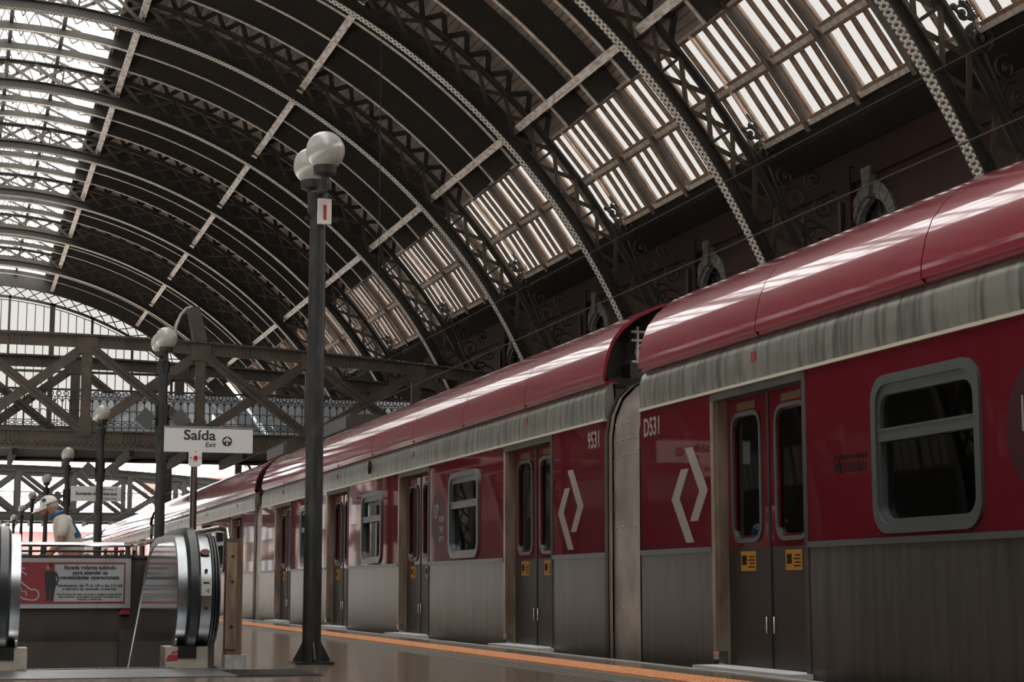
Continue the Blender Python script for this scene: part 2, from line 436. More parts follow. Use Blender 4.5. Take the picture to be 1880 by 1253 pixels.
# shared meshes
def chord_mesh():
    mb = MB(); mb.arc(RI+.03, RI+.34, -.025, .025, -92, 92, 92); mb.arc(RI, RI+.035, -.19, .19, -92, 92, 92)
    mb.arc(RI+.30, RI+.33, -.12, .12, -92, 92, 92); return mb
inner_me = chord_mesh().mesh('inner_chord'); inner_me.materials.append(MATS['iron'])
mb = MB()
for k in range(-40, 423):                                       # rivet heads under the inner flange
    a = k*.215
    for yy in (-.125, .125) if k % 2 else (-.05, .05):
        c = Vector(P(a, RI-.002, yy)); n = -Vector(P(a, 1)); t = Vector((n.z, 0, -n.x)); q = Vector((0, 1, 0))
        pts = [c + (t*math.cos(h) + q*math.sin(h))*.055 for h in [i*math.pi/3 for i in range(6)]]
        mb.add(pts + [c + n*.03], [(i, (i+1) % 6, 6) for i in range(6)])
rivet_me = mb.mesh('rivet_row'); rivet_me.materials.append(MATS['rivet_lit'])
mb = MB().arc(19.46, 19.51, -.14, .14, -92, 92, 92); mb.arc(19.36, 19.46, -.03, .03, -92, 92, 92)
outer_me = mb.mesh('outer_chord'); outer_me.materials.append(MATS['iron'])
hang = MB(); DZ = 1.16
for k in range(-42, 42):
    a = k*DZ
    if not (10.3 < abs(a + DZ/2) < 47.8): continue
    p0, p1 = (P(a, 19.50), P(a+DZ, 20.0)) if k % 2 else (P(a, 20.0), P(a+DZ, 19.50))
    hang.bar(p0, p1, .15, .05, (0, 1, 0))
web_me = [hang.mesh('roof_strut')]; web_me[0].materials.append(MATS['iron'])
def lat(mb, a, sgn, yy):
    p0 = P(a, RI+.30, yy); p1 = P(a+DA, 19.42, yy)
    if sgn < 0: p0 = P(a+DA, RI+.30, yy); p1 = P(a, 19.42, yy)
    return mb.bar(p0, p1, .03, .11, (0, 1, 0)) if False else mb.bar(p0, p1, .115, .03, (0, 1, 0))
bar_me = []
for sgn in (1, -1):
    me = lat(MB(), 0, sgn, .045*sgn).mesh('lattice_bar'); me.materials.append(MATS['iron_brown']); bar_me.append(me)
post_mb = MB().bar(P(0, RI+.28), P(0, 19.46), .07, .16, (0, 1, 0)); post_me = post_mb.mesh('lattice_post'); post_me.materials.append(MATS['iron'])
left_lat = MB(); far_lat = MB()
NB0, NB1 = -5, 29
for k in range(-30, 30):
    for sgn in (1, -1):
        if k < NB0 or k >= NB1: lat(left_lat, k*DA, sgn, .045*sgn)
        else: lat(far_lat, k*DA, sgn, .045*sgn)
left_me = left_lat.mesh('lattice_side'); left_me.materials.append(MATS['iron_brown'])
far_me = far_lat.mesh('lattice'); far_me.materials.append(MATS['iron_brown'])
# scroll bracket between truss and wall
def spiral(c, r0, r1, turns, ph, n=22, sgn=1):
    return [(c[0] + (r0+(r1-r0)*i/n)*math.cos(ph + sgn*turns*2*math.pi*i/n), 0, c[1] + (r0+(r1-r0)*i/n)*math.sin(ph + sgn*turns*2*math.pi*i/n)) for i in range(n+1)]
sb = MB()
def at(a, r): q = P(a, r); return (q[0], q[2])
c0 = at(57.5, 19.80)
for rr, tr in ((.30, .035), (.22, .02), (.10, .05)):
    sb.tube([(c0[0]+rr*math.cos(i*math.pi/9), 0, c0[1]+rr*math.sin(i*math.pi/9)) for i in range(18)], tr, 6, closed=True)
for i in range(8):
    t = i*math.pi/4; sb.tube([(c0[0]+.1*math.cos(t), 0, c0[1]+.1*math.sin(t)), (c0[0]+.3*math.cos(t+.3), 0, c0[1]+.3*math.sin(t+.3))], .03, 5)
def knob(a, r, k=.075):
    q = at(a, r); sb.lathe([(0.001, -k), (k*.75, -k*.6), (k, 0), (k*.75, k*.6), (.001, k)], 8, (q[0], 0, q[1]))
for (a, r, r0, ph, sg) in ((55.9, 19.78, .17, 0, 1), (56.3, 19.98, .15, 2, -1), (59.6, 20.0, .26, 4, -1), (61.2, 19.95, .34, 1, 1), (63.6, 19.9, .30, 3, -1), (60.6, 20.6, .24, 2, 1), (62.6, 20.5, .26, 5, -1)):
    sb.tube(spiral(at(a, r), .03, r0, 1.4, ph, sgn=sg), .032, 6); knob(a, r, .06)
knob(55.3, 19.68); knob(55.35, 19.9)
sb.tube([P(55.3, 19.68), P(55.9, 19.72), P(56.4, 19.86), P(55.9, 19.95), P(55.35, 19.9)], .035, 6)
sb.tube([P(54.6, 19.98), P(55.8, 20.0), P(56.6, 19.9), P(57.2, 19.6), P(57.9, 19.5)], .035, 6)
sb.tube([P(55.5, 19.5), P(58.5, 19.75), P(61.5, 19.62), P(65, 19.9), P(69, 19.75)], .04, 6)
scroll_me = sb.mesh('scroll_bracket'); scroll_me.materials.append(MATS['iron'])
sb = MB()
xw = XW - XC - .12
for j in range(6):
    z = 8.3 - j*1.15; r = .30 if j % 2 else .40
    for sg in (1, -1):
        sb.tube(spiral((xw-.62, z + sg*.3), .03, r, 1.35, 1.2*j + (0 if sg > 0 else 2), sgn=sg), .035, 6)
    sb.tube([(xw-.62+.2*math.cos(i*math.pi/6), 0, z+.2*math.sin(i*math.pi/6)) for i in range(12)], .03, 5, closed=True)
sb.box(xw-1.12, xw-1.05, -.06, .06, 1.0, 9.2); sb.box(xw-.16, xw-.08, -.06, .06, 1.0, 9.6)
orn_me = sb.mesh('ornament_panel'); orn_me.materials.append(MATS['iron'])
sb = MB().box(xw-.05, xw+.1, -.35, .35, -.05, 10.4); sb.box(xw-.3, xw+.1, -.5, .5, -.05, 1.2)
pil_me = sb.mesh('pilaster'); pil_me.materials.append(MATS['brick'])

for i, y in enumerate(RIBS):
    nm = 'arch truss' if i else 'arch truss'
    lab = ['riveted iron arch truss just inside the top right corner above the train', 'riveted iron arch truss crossing the roof second from the top right corner'][i] if i < 2 else \
        'riveted iron lattice arch truss, %s counted from the top right corner' % ORD[i]
    t = thing('arch_truss', lab, 'roof truss', (XC, y, 0), 'iron arch trusses of the vault')
    inst('inner_chord', inner_me, t); inst('outer_chord', outer_me, t); inst('rivet_row', rivet_me, t, kind='stuff'); inst('roof_struts', web_me[0], t, kind='stuff')
    inst('lattice', left_me, t, kind='stuff')
    if 1 <= i <= 6:
        for k in range(NB0, NB1):
            for q in (0, 1): inst('lattice_bar', bar_me[q], t, (0, 0, 0), (0, R_(k*DA), 0))
            if k % 2 == 0: inst('lattice_post', post_me, t, (0, 0, 0), (0, R_(k*DA), 0))
    else:
        inst('lattice', far_me, t, kind='stuff')
    inst('scroll_bracket', scroll_me, t, label='wrought iron scrolls and rosette beside the brick wall')
    inst('ornament_panel', orn_me, t, label='tall panel of iron scrollwork at the wall')
    inst('pilaster', pil_me, t)

# ------------------------------------------------------------------ rafters
mb = MB().arc(19.2, 20.02, -.022, .022, -48, -10.2, 30).arc(19.2, 19.45, -.022, .022, -10.2, 10.2, 18).arc(19.2, 20.02, -.022, .022, 10.2, 48, 30); web_r = mb.mesh('rafter_web'); web_r.materials.append(MATS['iron'])
mb = MB().arc(19.17, 19.2, -.065, .065, -48, 48, 80); fl_r = mb.mesh('rafter_flange'); fl_r.materials.append(MATS['iron_light'])
ft = []
for a0_, a1_ in ((47.5, 57.6), (-57.6, -47.5)):
    mb = MB().arc(19.8, 20.04, -.025, .025, a0_, a1_, 8).arc(19.78, 19.81, -.085, .085, a0_, a1_, 8); q = mb.mesh('rafter_foot'); q.materials.append(MATS['iron_brown']); ft.append(q)
for i, y in enumerate(RIBS):
    for k in (1, 2, 3):
        t = thing('rafter', 'thin curved rafter, %s beyond the %s arch truss from top right' % (ORD[k-1], ORD[i]), 'rafter', (XC, y + BAY*k/4, 0), 'curved rafters between the arch trusses')
        inst('web', web_r, t); inst('flange', fl_r, t); inst('rafter_foot', ft[0], t); inst('rafter_foot', ft[1], t)

# ------------------------------------------------------------------ purlins
def purlin_mesh(a, w=.21):
    mb = MB(); r0, r1 = 18.93, 19.12; da = math.degrees(w/2/19)
    q = [P(a-da, r0), P(a+da, r0), P(a+da, r1), P(a-da, r1)]
    vs = [(p[0], .16, p[2]) for p in q] + [(p[0], BAY-.16, p[2]) for p in q]
    mb.add(vs, [(0,3,2,1),(4,5,6,7),(0,1,5,4),(1,2,6,5),(2,3,7,6),(3,0,4,7)])
    for yy in (BAY/4, BAY/2, BAY*.75): mb.bar(P(a, 19.1, yy), P(a, 19.25, yy), .12, .14)
    me = mb.mesh('purlin'); me.materials.append(MATS['purlin_paint']); return me
for a, nm in ((12.1, 'upper'), (28.75, 'middle'), (45.5, 'lower'), (-12.1, 'opposite upper'), (-28.75, 'opposite middle')):
    me = purlin_mesh(a)
    for i, y in enumerate(RIBS):
        if a < 0 and (i < 5 or a < -20): continue
        tag(inst('purlin', me, None, (XC, y, 0)), 'pale purlin of the %s line, beyond the %s arch truss from top right' % (nm, ORD[i]), 'purlin', 'pale purlins between the arch trusses')

# ------------------------------------------------------------------ side skylights
def sky_pt(a, r, y): return P(a, r, y)
def sky_meshes(a0, a1, sg=1):
    """meshes of one panel (local y from 0 to PW)"""
    PW = BAY/4 - .16
    def slab(y0, y1, rr0, rr1, b0, b1):
        q = [P(sg*b0, rr0), P(sg*b1, rr0), P(sg*b1, rr1), P(sg*b0, rr1)]
        vs = [(p[0], y0, p[2]) for p in q] + [(p[0], y1, p[2]) for p in q]
        return vs, [(0,3,2,1),(4,5,6,7),(0,1,5,4),(1,2,6,5),(2,3,7,6),(3,0,4,7)]
    fr = MB(); e = .25
    fr.add(*slab(0, PW, 19.94, 20.08, a0, a0+e)); fr.add(*slab(0, PW, 19.92, 20.08, a1-e, a1))
    fr.add(*slab(0, .04, 19.98, 20.08, a0, a1)); fr.add(*slab(PW-.04, PW, 19.98, 20.08, a0, a1))
    pit = (PW-.1)/4
    br = MB(); br.add(*slab(-.028, .028, 19.97, 20.08, a0+e, a1-e))
    pn = MB(); q_ = [P(sg*(a0+e), 20.05), P(sg*(a1-e), 20.05)]
    pn.add([(q_[0][0], 0, q_[0][2]), (q_[1][0], 0, q_[1][2]), (q_[1][0], pit-.03, q_[1][2]), (q_[0][0], pit-.03, q_[0][2])], [(0, 1, 2, 3)])
    out = []
    for nme, q, mt in (('frame', fr, 'glazing_bar'), ('glazing_bar', br, 'glazing_bar'), ('pane', pn, 'sky_glass' if sg > 0 else 'clear_glass')):
        me = q.mesh(nme); me.materials.append(MATS[mt]); out.append(me)
    return out, PW, pit
rows = ((48.1, 52.42, 'upper'), (52.74, 57.0, 'lower'))
mb_ = MB().arc(19.6, 20.1, -12, YG, 10.3, 10.5, 1).arc(19.90, 20.10, -12, YG, 52.40, 52.76, 1).arc(19.85, 20.12, -12, YG, 47.9, 48.12, 1).arc(19.85, 20.12, -12, YG, 56.98, 57.3, 1)
struct(mb_.build('trim_2', 'sky_frame', loc=(XC, 0, 0)))
for a0, a1, nm in rows:
    (fr, br, pn), PW, pit = sky_meshes(a0, a1)
    for i, y in enumerate(RIBS):
        for k in range(4):
            t = thing('skylight', 'side skylight, %s row, %s panel beyond the %s arch truss from top right' % (nm, ORD[k], ORD[i]),
                      'skylight', (XC, y + k*BAY/4 + .08, 0), 'side skylight panels above the train')
            inst('frame', fr, t)
            for q in range(3): inst('glazing_bar', br, t, (0, .05 + pit*(q+1), 0))
            for q in range(4): inst('pane', pn, t, (0, .05 + pit*q + .015, 0))
# the same on the opposite slope: out of the picture, seen only as a reflection
(frl, brl, pnl), PW, pit = sky_meshes(48.1, 57.0, -1)
for i in range(-3, 10):
    y = RIBS[0] + BAY*i
    t = thing('skylight_band', 'roof skylight on the opposite slope, mirrored in the train roof, %s bay' % ORD[i+3], 'skylight', (XC, y, 0), 'opposite skylights')
    for k in range(4):
        inst('frame', frl, t, (0, .08 + k*BAY/4, 0))
        for q in range(3): inst('glazing_bar', brl, t, (0, .13 + k*BAY/4 + pit*(q+1), 0))
        for q in range(4): inst('pane', pnl, t, (0, .13 + k*BAY/4 + pit*q + .015, 0))

# ------------------------------------------------------------------ crown lantern: raised glazing carried by lattice frames
def lant_r(a): return 19.78 + 1.15*max(0, (10.36-abs(a)))/10.36
mb = MB(); N = 16
for i in range(N):
    a0 = -10.2 + 20.4*i/N; a1 = -10.2 + 20.4*(i+1)/N
    mb.bar(P(a0, lant_r(a0)), P(a1, lant_r(a1)), .09, .09, (0, 1, 0))
    lo, hi = 19.7, -.05
    if 3 < i < 13 or True:
        if i % 2: mb.bar(P(a0, 19.7), P(a1, lant_r(a1)), .045, .045, (0, 1, 0))
        else: mb.bar(P(a0, lant_r(a0)), P(a1, 19.7), .045, .045, (0, 1, 0))
        if i % 2: mb.bar(P(a0, lant_r(a0)), P(a1, 19.7), .035, .035, (0, 1, 0))
lant_me = mb.mesh('lantern_frame'); lant_me.materials.append(MATS['iron'])
lb = MB()
for a in (5.25, 0.2, -5.25):
    lb.bar(P(a, 19.55, 0), P(a, 19.55, BAY), .14, .22, P(a, 1)); 
for a in (10.3, -10.3):
    lb.bar(P(a, 19.68, 0), P(a, 19.68, BAY), .08, .26, P(a, 1))
beam_me = lb.mesh('ridge_beam'); beam_me.materials.append(MATS['iron'])
pl = []
for sg in (1, -1):
    for a0, a1 in ((10.2, 5.1), (5.1, 0.0)):
        q = MB(); vs = [P(sg*a0, lant_r(a0)+.06, .03), P(sg*a1, lant_r(a1)+.06, .03), P(sg*a1, lant_r(a1)+.06, BAY/4-.03), P(sg*a0, lant_r(a0)+.06, BAY/4-.03)]
        q.add(vs, [(0, 1, 2, 3)])
        me = q.mesh('lantern_pane'); me.materials.append(MATS['lantern_glass']); pl.append(me)
tie = MB()
for k in range(3):
    yy = BAY/4*(k % 4)
for a in (8.6, 6.9, 3.5, 1.8, -1.8, -3.5):
    tie.bar(P(a, lant_r(a)+.03, 0), P(a, lant_r(a)+.03, BAY), .02, .03)
tie_me = tie.mesh('glazing_bar'); tie_me.materials.append(MATS['iron'])
for i, y in enumerate([RIBS[0]-BAY*2, RIBS[0]-BAY] + RIBS):
    t = thing('roof_lantern', 'glazed crown lantern bay beyond the %s arch truss from top right' % ORD[i-2] if i > 1 else 'raised glazed lantern bay above the photographer, %s' % ORD[i], 'roof lantern', (XC, y, 0), 'crown lantern bays')
    for k in range(4):
        inst('lantern_frame', lant_me, t, (0, BAY/4*k, 0))
        for me in pl: inst('lantern_pane', me, t, (0, BAY/4*k, 0))
    inst('ridge_beam', beam_me, t); inst('glazing_bar', tie_me, t)

# ------------------------------------------------------------------ end screen
gab = thing('end_screen', 'glazed iron end screen with lattice arch closing the far end of the vault', 'glazed screen', (XC, YG, 0))
mb = MB().arc(18.80, 18.92, -.12, .12, -66, 66, 60); mb.arc(18.1, 18.24, -.12, .12, -66, 66, 60); mb.arc(17.95, 17.99, -.05, .05, -66, 66, 60)
mb.arc(18.92, 19.8, -.1, .1, -66, 66, 60)
mb.build('screen_arch', 'iron', gab)
for k in range(-30, 30):
    for sg in (1, -1):
        p0, p1 = (P(k*2.6, 18.2), P((k+1)*2.6, 18.84)) if sg > 0 else (P((k+1)*2.6, 18.2), P(k*2.6, 18.84))
        if -2 <= k <= 18:
            MB().bar(p0, p1, .055, .05, (0, 1, 0)).build('lattice_bar', 'iron', gab)
ZS = 10.2
lg = MB()
for k in range(-31, 31):
    a0, a1 = k*2.05, (k+1)*2.05; lg.add([P(a0, 17.98, .02), P(a1, 17.98, .02), P(a1, 18.82, .02), P(a0, 18.82, .02)], [(0, 1, 2, 3)])
lg.build('arch_glazing', 'gable_glass', gab)
mull = [-10.44, -7.99, -5.54, -3.09, -.94, 1.51, 4.05, 6.45, 8.9, 11.35, 13.8]
for x in mull:
    zt = math.sqrt(18.15**2 - x*x)
    wd = .30 if abs(x-4.05) < .01 else .14
    MB().box(x-wd/2, x+wd/2, -.12, .12, ZS, zt+.1).build('mullion', 'iron', gab)
for i in range(len(mull)-1):
    x0, x1 = mull[i], mull[i+1]
    for q in range(5):
        a, b_ = x0 + (x1-x0)*q/5, x0 + (x1-x0)*(q+1)/5
        z0, z1 = math.sqrt(17.97**2-a*a), math.sqrt(17.97**2-b_*b_)
        if i >= 3 and i < 10:
            MB().add([(a+.02, 0, ZS), (b_-.02, 0, ZS), (b_-.02, 0, z1), (a+.02, 0, z0)], [(0, 1, 2, 3)]).build('pane', 'gable_glass', gab)
            if q: MB().bar((a, 0, ZS), (a, 0, z0), .035, .05).build('thin_mullion', 'iron', gab)
tb2 = MB().box(-17, 17, -.15, .15, ZS-.25, ZS+.05); tb2.box(-17, 17, -.1, .1, 8.9, 9.0); tb2.box(-17, 17, -.06, .06, 13.55, 13.7)
tb2.build('transom', 'iron', gab)
cr = MB()
for k in range(34):
    x = -17 + k
    cr.tube([(x+.5+.42*math.cos(i*math.pi/6), 0, 9.6+.38*math.sin(i*math.pi/6)) for i in range(12)], .05, 5, closed=True)
cr.build('ornament_row', 'iron', gab, kind='stuff')
for x in (-15.5, 11.3, 15.6):
    MB().box(x-.2, x+.2, -.2, .2, -1.2, ZS).build('screen_column', 'iron', gab)

# ================================================================== FOOTBRIDGES
def camber(X): return -.0030*(X-1)**2
def footbridge(name, label, Y, wdt, x0, x1, detail=True):
    IB = 'iron_brown' if detail else 'iron_shaded'
    t = thing(name, label, 'footbridge', (0, Y, 0))
    XS = [3.72 + 3.58*k for k in range(-6, 6)]
    XS = [x for x in XS if x0-1 < x < x1+1]
    for ti, yy in enumerate((0, wdt)):
        nseg = 24; top = MB(); lowc = MB()
        for i in range(nseg):
            a = x0 + (x1-x0)*i/nseg; b_ = x0 + (x1-x0)*(i+1)/nseg; ca, cb = camber(a), camber(b_)
            top.add([(a,yy-.05,8.14+ca),(b_,yy-.05,8.14+cb),(b_,yy+.05,8.14+cb),(a,yy+.05,8.14+ca),(a,yy-.05,8.50+ca),(b_,yy-.05,8.50+cb),(b_,yy+.05,8.50+cb),(a,yy+.05,8.50+ca)],
                    [(0,3,2,1),(4,5,6,7),(0,1,5,4),(1,2,6,5),(2,3,7,6),(3,0,4,7)])
            top.add([(a,yy-.19,8.5+ca),(b_,yy-.19,8.5+cb),(b_,yy+.19,8.5+cb),(a,yy+.19,8.5+ca),(a,yy-.19,8.56+ca),(b_,yy-.19,8.56+cb),(b_,yy+.19,8.56+cb),(a,yy+.19,8.56+ca)],
                    [(0,3,2,1),(4,5,6,7),(0,1,5,4),(1,2,6,5),(2,3,7,6),(3,0,4,7)])
        lowc.box(x0, x1, yy-.05, yy+.05, 4.95, 5.48); lowc.box(x0, x1, yy-.19, yy+.19, 4.88, 4.95); lowc.box(x0, x1, yy-.14, yy+.14, 5.44, 5.48)
        top.build('top_chord', IB, t); lowc.build('bottom_chord', IB, t)
        for x in XS:
            c = camber(x)
            v = MB().box(x-.16, x+.16, yy-.10, yy+.10, 5.4, 8.2+c)
            if detail: v.box(x-.20, x+.20, yy-.12, yy-.10, 5.3, 5.9).box(x-.32, x+.32, yy-.12, yy-.10, 7.95+c, 8.48+c)
            v.build('post', IB, t)
        for k in range(len(XS)-1):
            a, b_ = XS[k], XS[k+1]
            MB().bar((a+.1, yy-.07, 8.15+camber(a)), (b_-.1, yy-.07, 5.5), .30, .05, (0, 1, 0)).bar((a+.16, yy-.12, 8.15+camber(a)), (b_-.04, yy-.12, 5.5), .05, .06, (0, 1, 0)).build('diagonal', IB, t)
            MB().bar((a+.1, yy+.03, 5.5), (b_-.1, yy+.03, 8.15+camber(b_)), .30, .05, (0, 1, 0)).build('diagonal', IB, t)
        if detail and ti == 0:
            rv = MB()
            def dome(x, y, z, r=.03):
                vs = [(x+r*math.cos(h), y, z+r*math.sin(h)) for h in [i*math.pi/2 for i in range(4)]] + [(x, y-.025, z)]
                rv.add(vs, [(i, (i+1) % 4, 4) for i in range(4)])
            x = x0
            while x < x1:
                dome(x, yy-.19, 8.53+camber(x)); dome(x+.09, yy-.05, 8.42+camber(x), .035); dome(x, yy-.05, 5.03, .035); dome(x+.09, yy-.05, 5.10, .035); x += .18
            for xx in XS:
                z = 5.6
                while z < 8.0+camber(xx):
                    dome(xx-.13, yy-.10, z); dome(xx+.13, yy-.10, z); z += .17
                for gx in range(4):
                    for gz in range(4): dome(xx+1.2+gx*.12, yy-.05, 8.18+camber(xx+1)+gz*.085); dome(xx+1.2+gx*.12, yy-.05, 5.14+gz*.085)
            rv.build('rivets', 'iron' if detail else IB, t, kind='stuff')
    dk = MB().box(x0, x1, 0, wdt, 5.0, 5.16); dk.build('deck', 'iron_shaded', t)
    x = x0 + .4
    k = 0
    while x < x1:
        if k % 2 == 0 or not detail: MB().box(x-.07, x+.07, .1, wdt-.1, 4.68, 5.0).build('cross_beam', 'iron_shaded', t)
        x += .9; k += 1
    # balustrade
    rl = MB().box(x0, x1, .20, .28, 6.76, 6.82); rl.box(x0, x1, .22, .26, 6.55, 6.575); rl.box(x0, x1, .22, .26, 5.80, 5.825); rl.box(x0, x1, .22, .26, 5.6, 5.63)
    rl.build('hand_rail', 'iron' if detail else IB, t)
    u = MB(); n = 8; yb = .24
    u.tube([(.11+.075*math.cos(i*2*math.pi/n), yb, 6.665+.075*math.sin(i*2*math.pi/n)) for i in range(n)], .017, 4, closed=True)
    u.bar((0, yb, 5.5), (0, yb, 6.56), .03, .03)
    u.tube([(.115-.1*math.cos(R_(q)), yb, 6.40+.12*math.sin(R_(q))) for q in range(0, 181, 45)], .016, 4)
    u.tube([(.115-.1*math.cos(R_(q)), yb, 6.10+.06*math.sin(R_(q))) for q in range(0, 181, 60)], .014, 4)
    u.tube([(.115+.085*math.cos(i*math.pi/4), yb, 5.71+.05*math.sin(i*math.pi/4)) for i in range(8)], .014, 4, closed=True)
    um = u.mesh('baluster'); um.materials.append(MATS['iron'])
    nb = int((x1 - max(x0, 0)) / .232)
    if detail:
        for k in range(nb): inst('baluster', um, t, (max(x0, 0)+.232*k, 0, 0))
        MB().add([(3.9, .5, 5.2), (x1, .5, 5.2), (x1, .5, 6.74), (3.9, .5, 6.74)], [(0, 1, 2, 3)]).build('frosted_screen', 'screen_glass', t)
    else:
        j = MB()
        for k in range(nb): j.add([(v[0]+max(x0, 0)+.232*k, v[1], v[2]) for v in u.v], u.f)
        j.build('balusters', 'iron' if detail else IB, t, kind='stuff')
    return t
fb1 = footbridge('footbridge', 'riveted iron footbridge with crossed diagonals spanning the tracks in mid hall', 58, 5.8, -15, 19.6)
fb2 = footbridge('footbridge', 'farther iron footbridge seen beneath the first one, outside the hall end', 122, 5.0, -12, 30, False)
# stair canopy arch riding on the first bridge
ca = thing('arched_hood', 'dark arched hood standing on the top chord of the nearer footbridge', 'hood', (0, 58, 0))
hp = [(6.35 + .95*(1-math.cos(R_(t)))*.5, 8.45 + 1.12*math.sin(R_(t))) for t in range(0, 91, 15)] + [(7.05, 9.55), (7.3, 8.5)]
mb = MB()
pts = [(6.45, 8.5), (6.5, 8.95), (6.62, 9.3), (6.8, 9.52), (7.0, 9.58)]
for k in range(len(pts)-1): mb.add([(pts[k][0], 0, pts[k][1]), (pts[k+1][0], 0, pts[k+1][1]), (pts[k+1][0], 1.4, pts[k+1][1]), (pts[k][0], 1.4, pts[k][1])], [(0,1,2,3)])
mb.add([(7.0,0,9.58),(7.2,0,8.45),(7.2,1.4,8.45),(7.0,1.4,9.58)], [(0,1,2,3)])
mb.build('hood_shell', 'iron', ca); MB().tube([(x, 0, z) for x, z in pts], .05, 6).build('hood_rim', 'iron_light', ca)
MB().bar((7.0, -.05, 9.55), (7.3, -.05, 8.45), .42, .06, (0, 1, 0)).build('hood_side', 'iron_brown', ca)

# ================================================================== OUTSIDE
bd = thing('building', 'long pink station building with white eaves beyond the far bridge', 'building', (0, 170, 0))
MB().box(-6, 14, 0, 8, -1.3, 5.6).build('wall', 'pink_wall', bd); MB().box(-6.4, 14.4, -.5, 8.5, 5.6, 6.0).build('eave', 'white_box', bd)
for k in range(9):
    MB().box(-5 + k*2.1, -4 + k*2.1, -.06, .02, 2.4, 3.6).build('window', 'window_dark', bd)
    MB().box(-5.15 + k*2.1, -3.85 + k*2.1, -.1, -.02, 3.6, 3.75).build('window_head', 'groove_grey', bd)
bd2 = thing('building', 'tan roofed shed glimpsed under the exit sign beyond the footbridge', 'building', (0, 150, 0))
MB().box(16, 34, 0, 10, -1.3, 8.8).build('wall', 'white_box', bd2); MB().box(15.5, 34.5, -.6, 10.6, 8.8, 9.6).build('eave', 'roof_tile_far', bd2)

for k, (x0, x1, y0, y1, h, m_) in enumerate(((-34, -17, 121, 154, 23, 'reflection_block'), (-40, -18, 156, 196, 27, 'reflection_block'), (-44, -16, 198, 240, 22, 'reflection_block'), (30, 52, 130, 175, 13, 'stone'))):  # three unseen left blocks added to keep bright sky out of train reflections
    b3 = thing('building', ['tall unseen dark block added to mask sky reflected in the train', 'taller unseen dark block added farther along, masking sky reflected in the train', 'unseen dark block added at the line end, masking reflected sky', 'grey block outside to the right of the tracks'][k], 'building', ((x0+x1)/2, y0, 0))
    hx = (x1-x0)/2
    MB().box(-hx, hx, 0, y1-y0, -1.3, h).build('wall', m_, b3); MB().box(-hx-.4, hx+.4, -.4, y1-y0+.4, h, h+.6).build('roof_slab', 'white_box', b3)
    sd = hx if x0 < 0 else -hx
    for j in range(int((y1-y0)/4)):
        for fz in range(int(h//4)):
            MB().box(sd-.05, sd+.05, 1.2+j*4, 3+j*4, 1.2+fz*4, 3.2+fz*4).build('window', 'window_dark', b3)

# ================================================================== TRAIN
HW = 1.52
CARX = 7.05
HL = 9.52
DOORS = (-7.2, -2.4, 2.4, 7.2)
WINS = (-4.8, 0.0, 4.8)
def sidefn(s): return lambda p, d: (s*(HW+d), p[0], p[1])
F = sidefn(-1)
def sbox(mb, y0, y1, z0, z1, d0, d1, s=-1):
    x0, x1 = sorted((s*(HW+d0), s*(HW+d1))); return mb.box(x0, x1, y0, y1, z0, z1)
ROOFP = [(-1.40,2.42),(-1.535,2.43),(-1.54,2.46),(-1.53,2.55),(-1.50,2.68),(-1.45,2.80),(-1.36,2.92),(-1.21,3.04),(-1.0,3.14),(-.70,3.22),(-.35,3.27),(0,3.285)]
ROOFP = ROOFP + [(-x, z) for x, z in ROOFP[-2::-1]]
SECT = [(-HL, -8.02), (-6.38, -3.22), (-1.58, 1.58), (3.22, 6.38), (8.02, HL)]
CARMESH = {}
def cm(name, mb, m, smooth=False):
    me = mb.mesh(name)
    bm = bmesh.new(); bm.from_mesh(me); bmesh.ops.recalc_face_normals(bm, faces=bm.faces); bm.to_mesh(me); bm.free()
    me.materials.append(MATS[m])
    if smooth: smooth_by_angle(me, 40)
    return me
# roof panel (2.38 m long)
def roof_mesh():
    mb = MB(); L = 2*HL/8 - .014
    mb.sheet(ROOFP, 0, L); inn = [(x*.985, z-.025) for x, z in ROOFP]; mb.sheet(inn, 0, L)
    n = len(ROOFP)
    for y in (0, L):
        vs = [(x, y, z) for x, z in ROOFP] + [(x, y, z) for x, z in inn]
        mb.add(vs, [(i, i+1, n+i+1, n+i) for i in range(n-1)])
    return mb
roof_me = cm('roof_panel', roof_mesh(), 'roof_red', True)
for k, (a, b_) in enumerate(SECT):
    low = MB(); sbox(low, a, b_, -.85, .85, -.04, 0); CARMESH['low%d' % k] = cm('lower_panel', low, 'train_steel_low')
    red = MB(); wins = [w_ for w_ in WINS if a < w_ < b_]
    if wins:
        w_ = wins[0]
        sbox(red, a, w_-.59, .885, 2.06, -.04, 0); sbox(red, w_+.59, b_, .885, 2.06, -.04, 0)
        sbox(red, w_-.59, w_+.59, .885, .95, -.04, 0); sbox(red, w_-.59, w_+.59, 1.86, 2.06, -.04, 0)
    else: sbox(red, a, b_, .885, 2.06, -.04, 0)
    CARMESH['red%d' % k] = cm('side_panel', red, 'train_red')
    tr = MB(); sbox(tr, a, b_, .848, .888, -.03, .014); CARMESH['belt%d' % k] = cm('belt_trim', tr, 'window_alu')
cant = MB(); prof = [(-HW, 2.08), (-HW-.008, 2.18), (-HW-.004, 2.30), (-HW+.02, 2.37), (-HW+.075, 2.42)]
cant.sheet(prof, -HL, HL); cant.sheet([(-x, z) for x, z in prof], -HL, HL)
for y in (-HL, HL): cant.add([(x, y, z) for x, z in prof] + [(-HW+.1, y, 2.08)], [tuple(range(len(prof)+1))])
CARMESH['cant'] = cm('cant_panel', cant, 'train_steel', True)
gp = MB().box(-HW+.07, HW-.07, -HL+.1, HL-.1, 2.38, 2.47); CARMESH['gap'] = cm('roof_gap_shadow', gp, 'black')  # black strip stands for the shadow line under the roof edge
t_ = MB(); sbox(t_, -HL, HL, 2.062, 2.085, -.03, .016); CARMESH['trim'] = cm('cream_trim', t_, 'trim_cream')
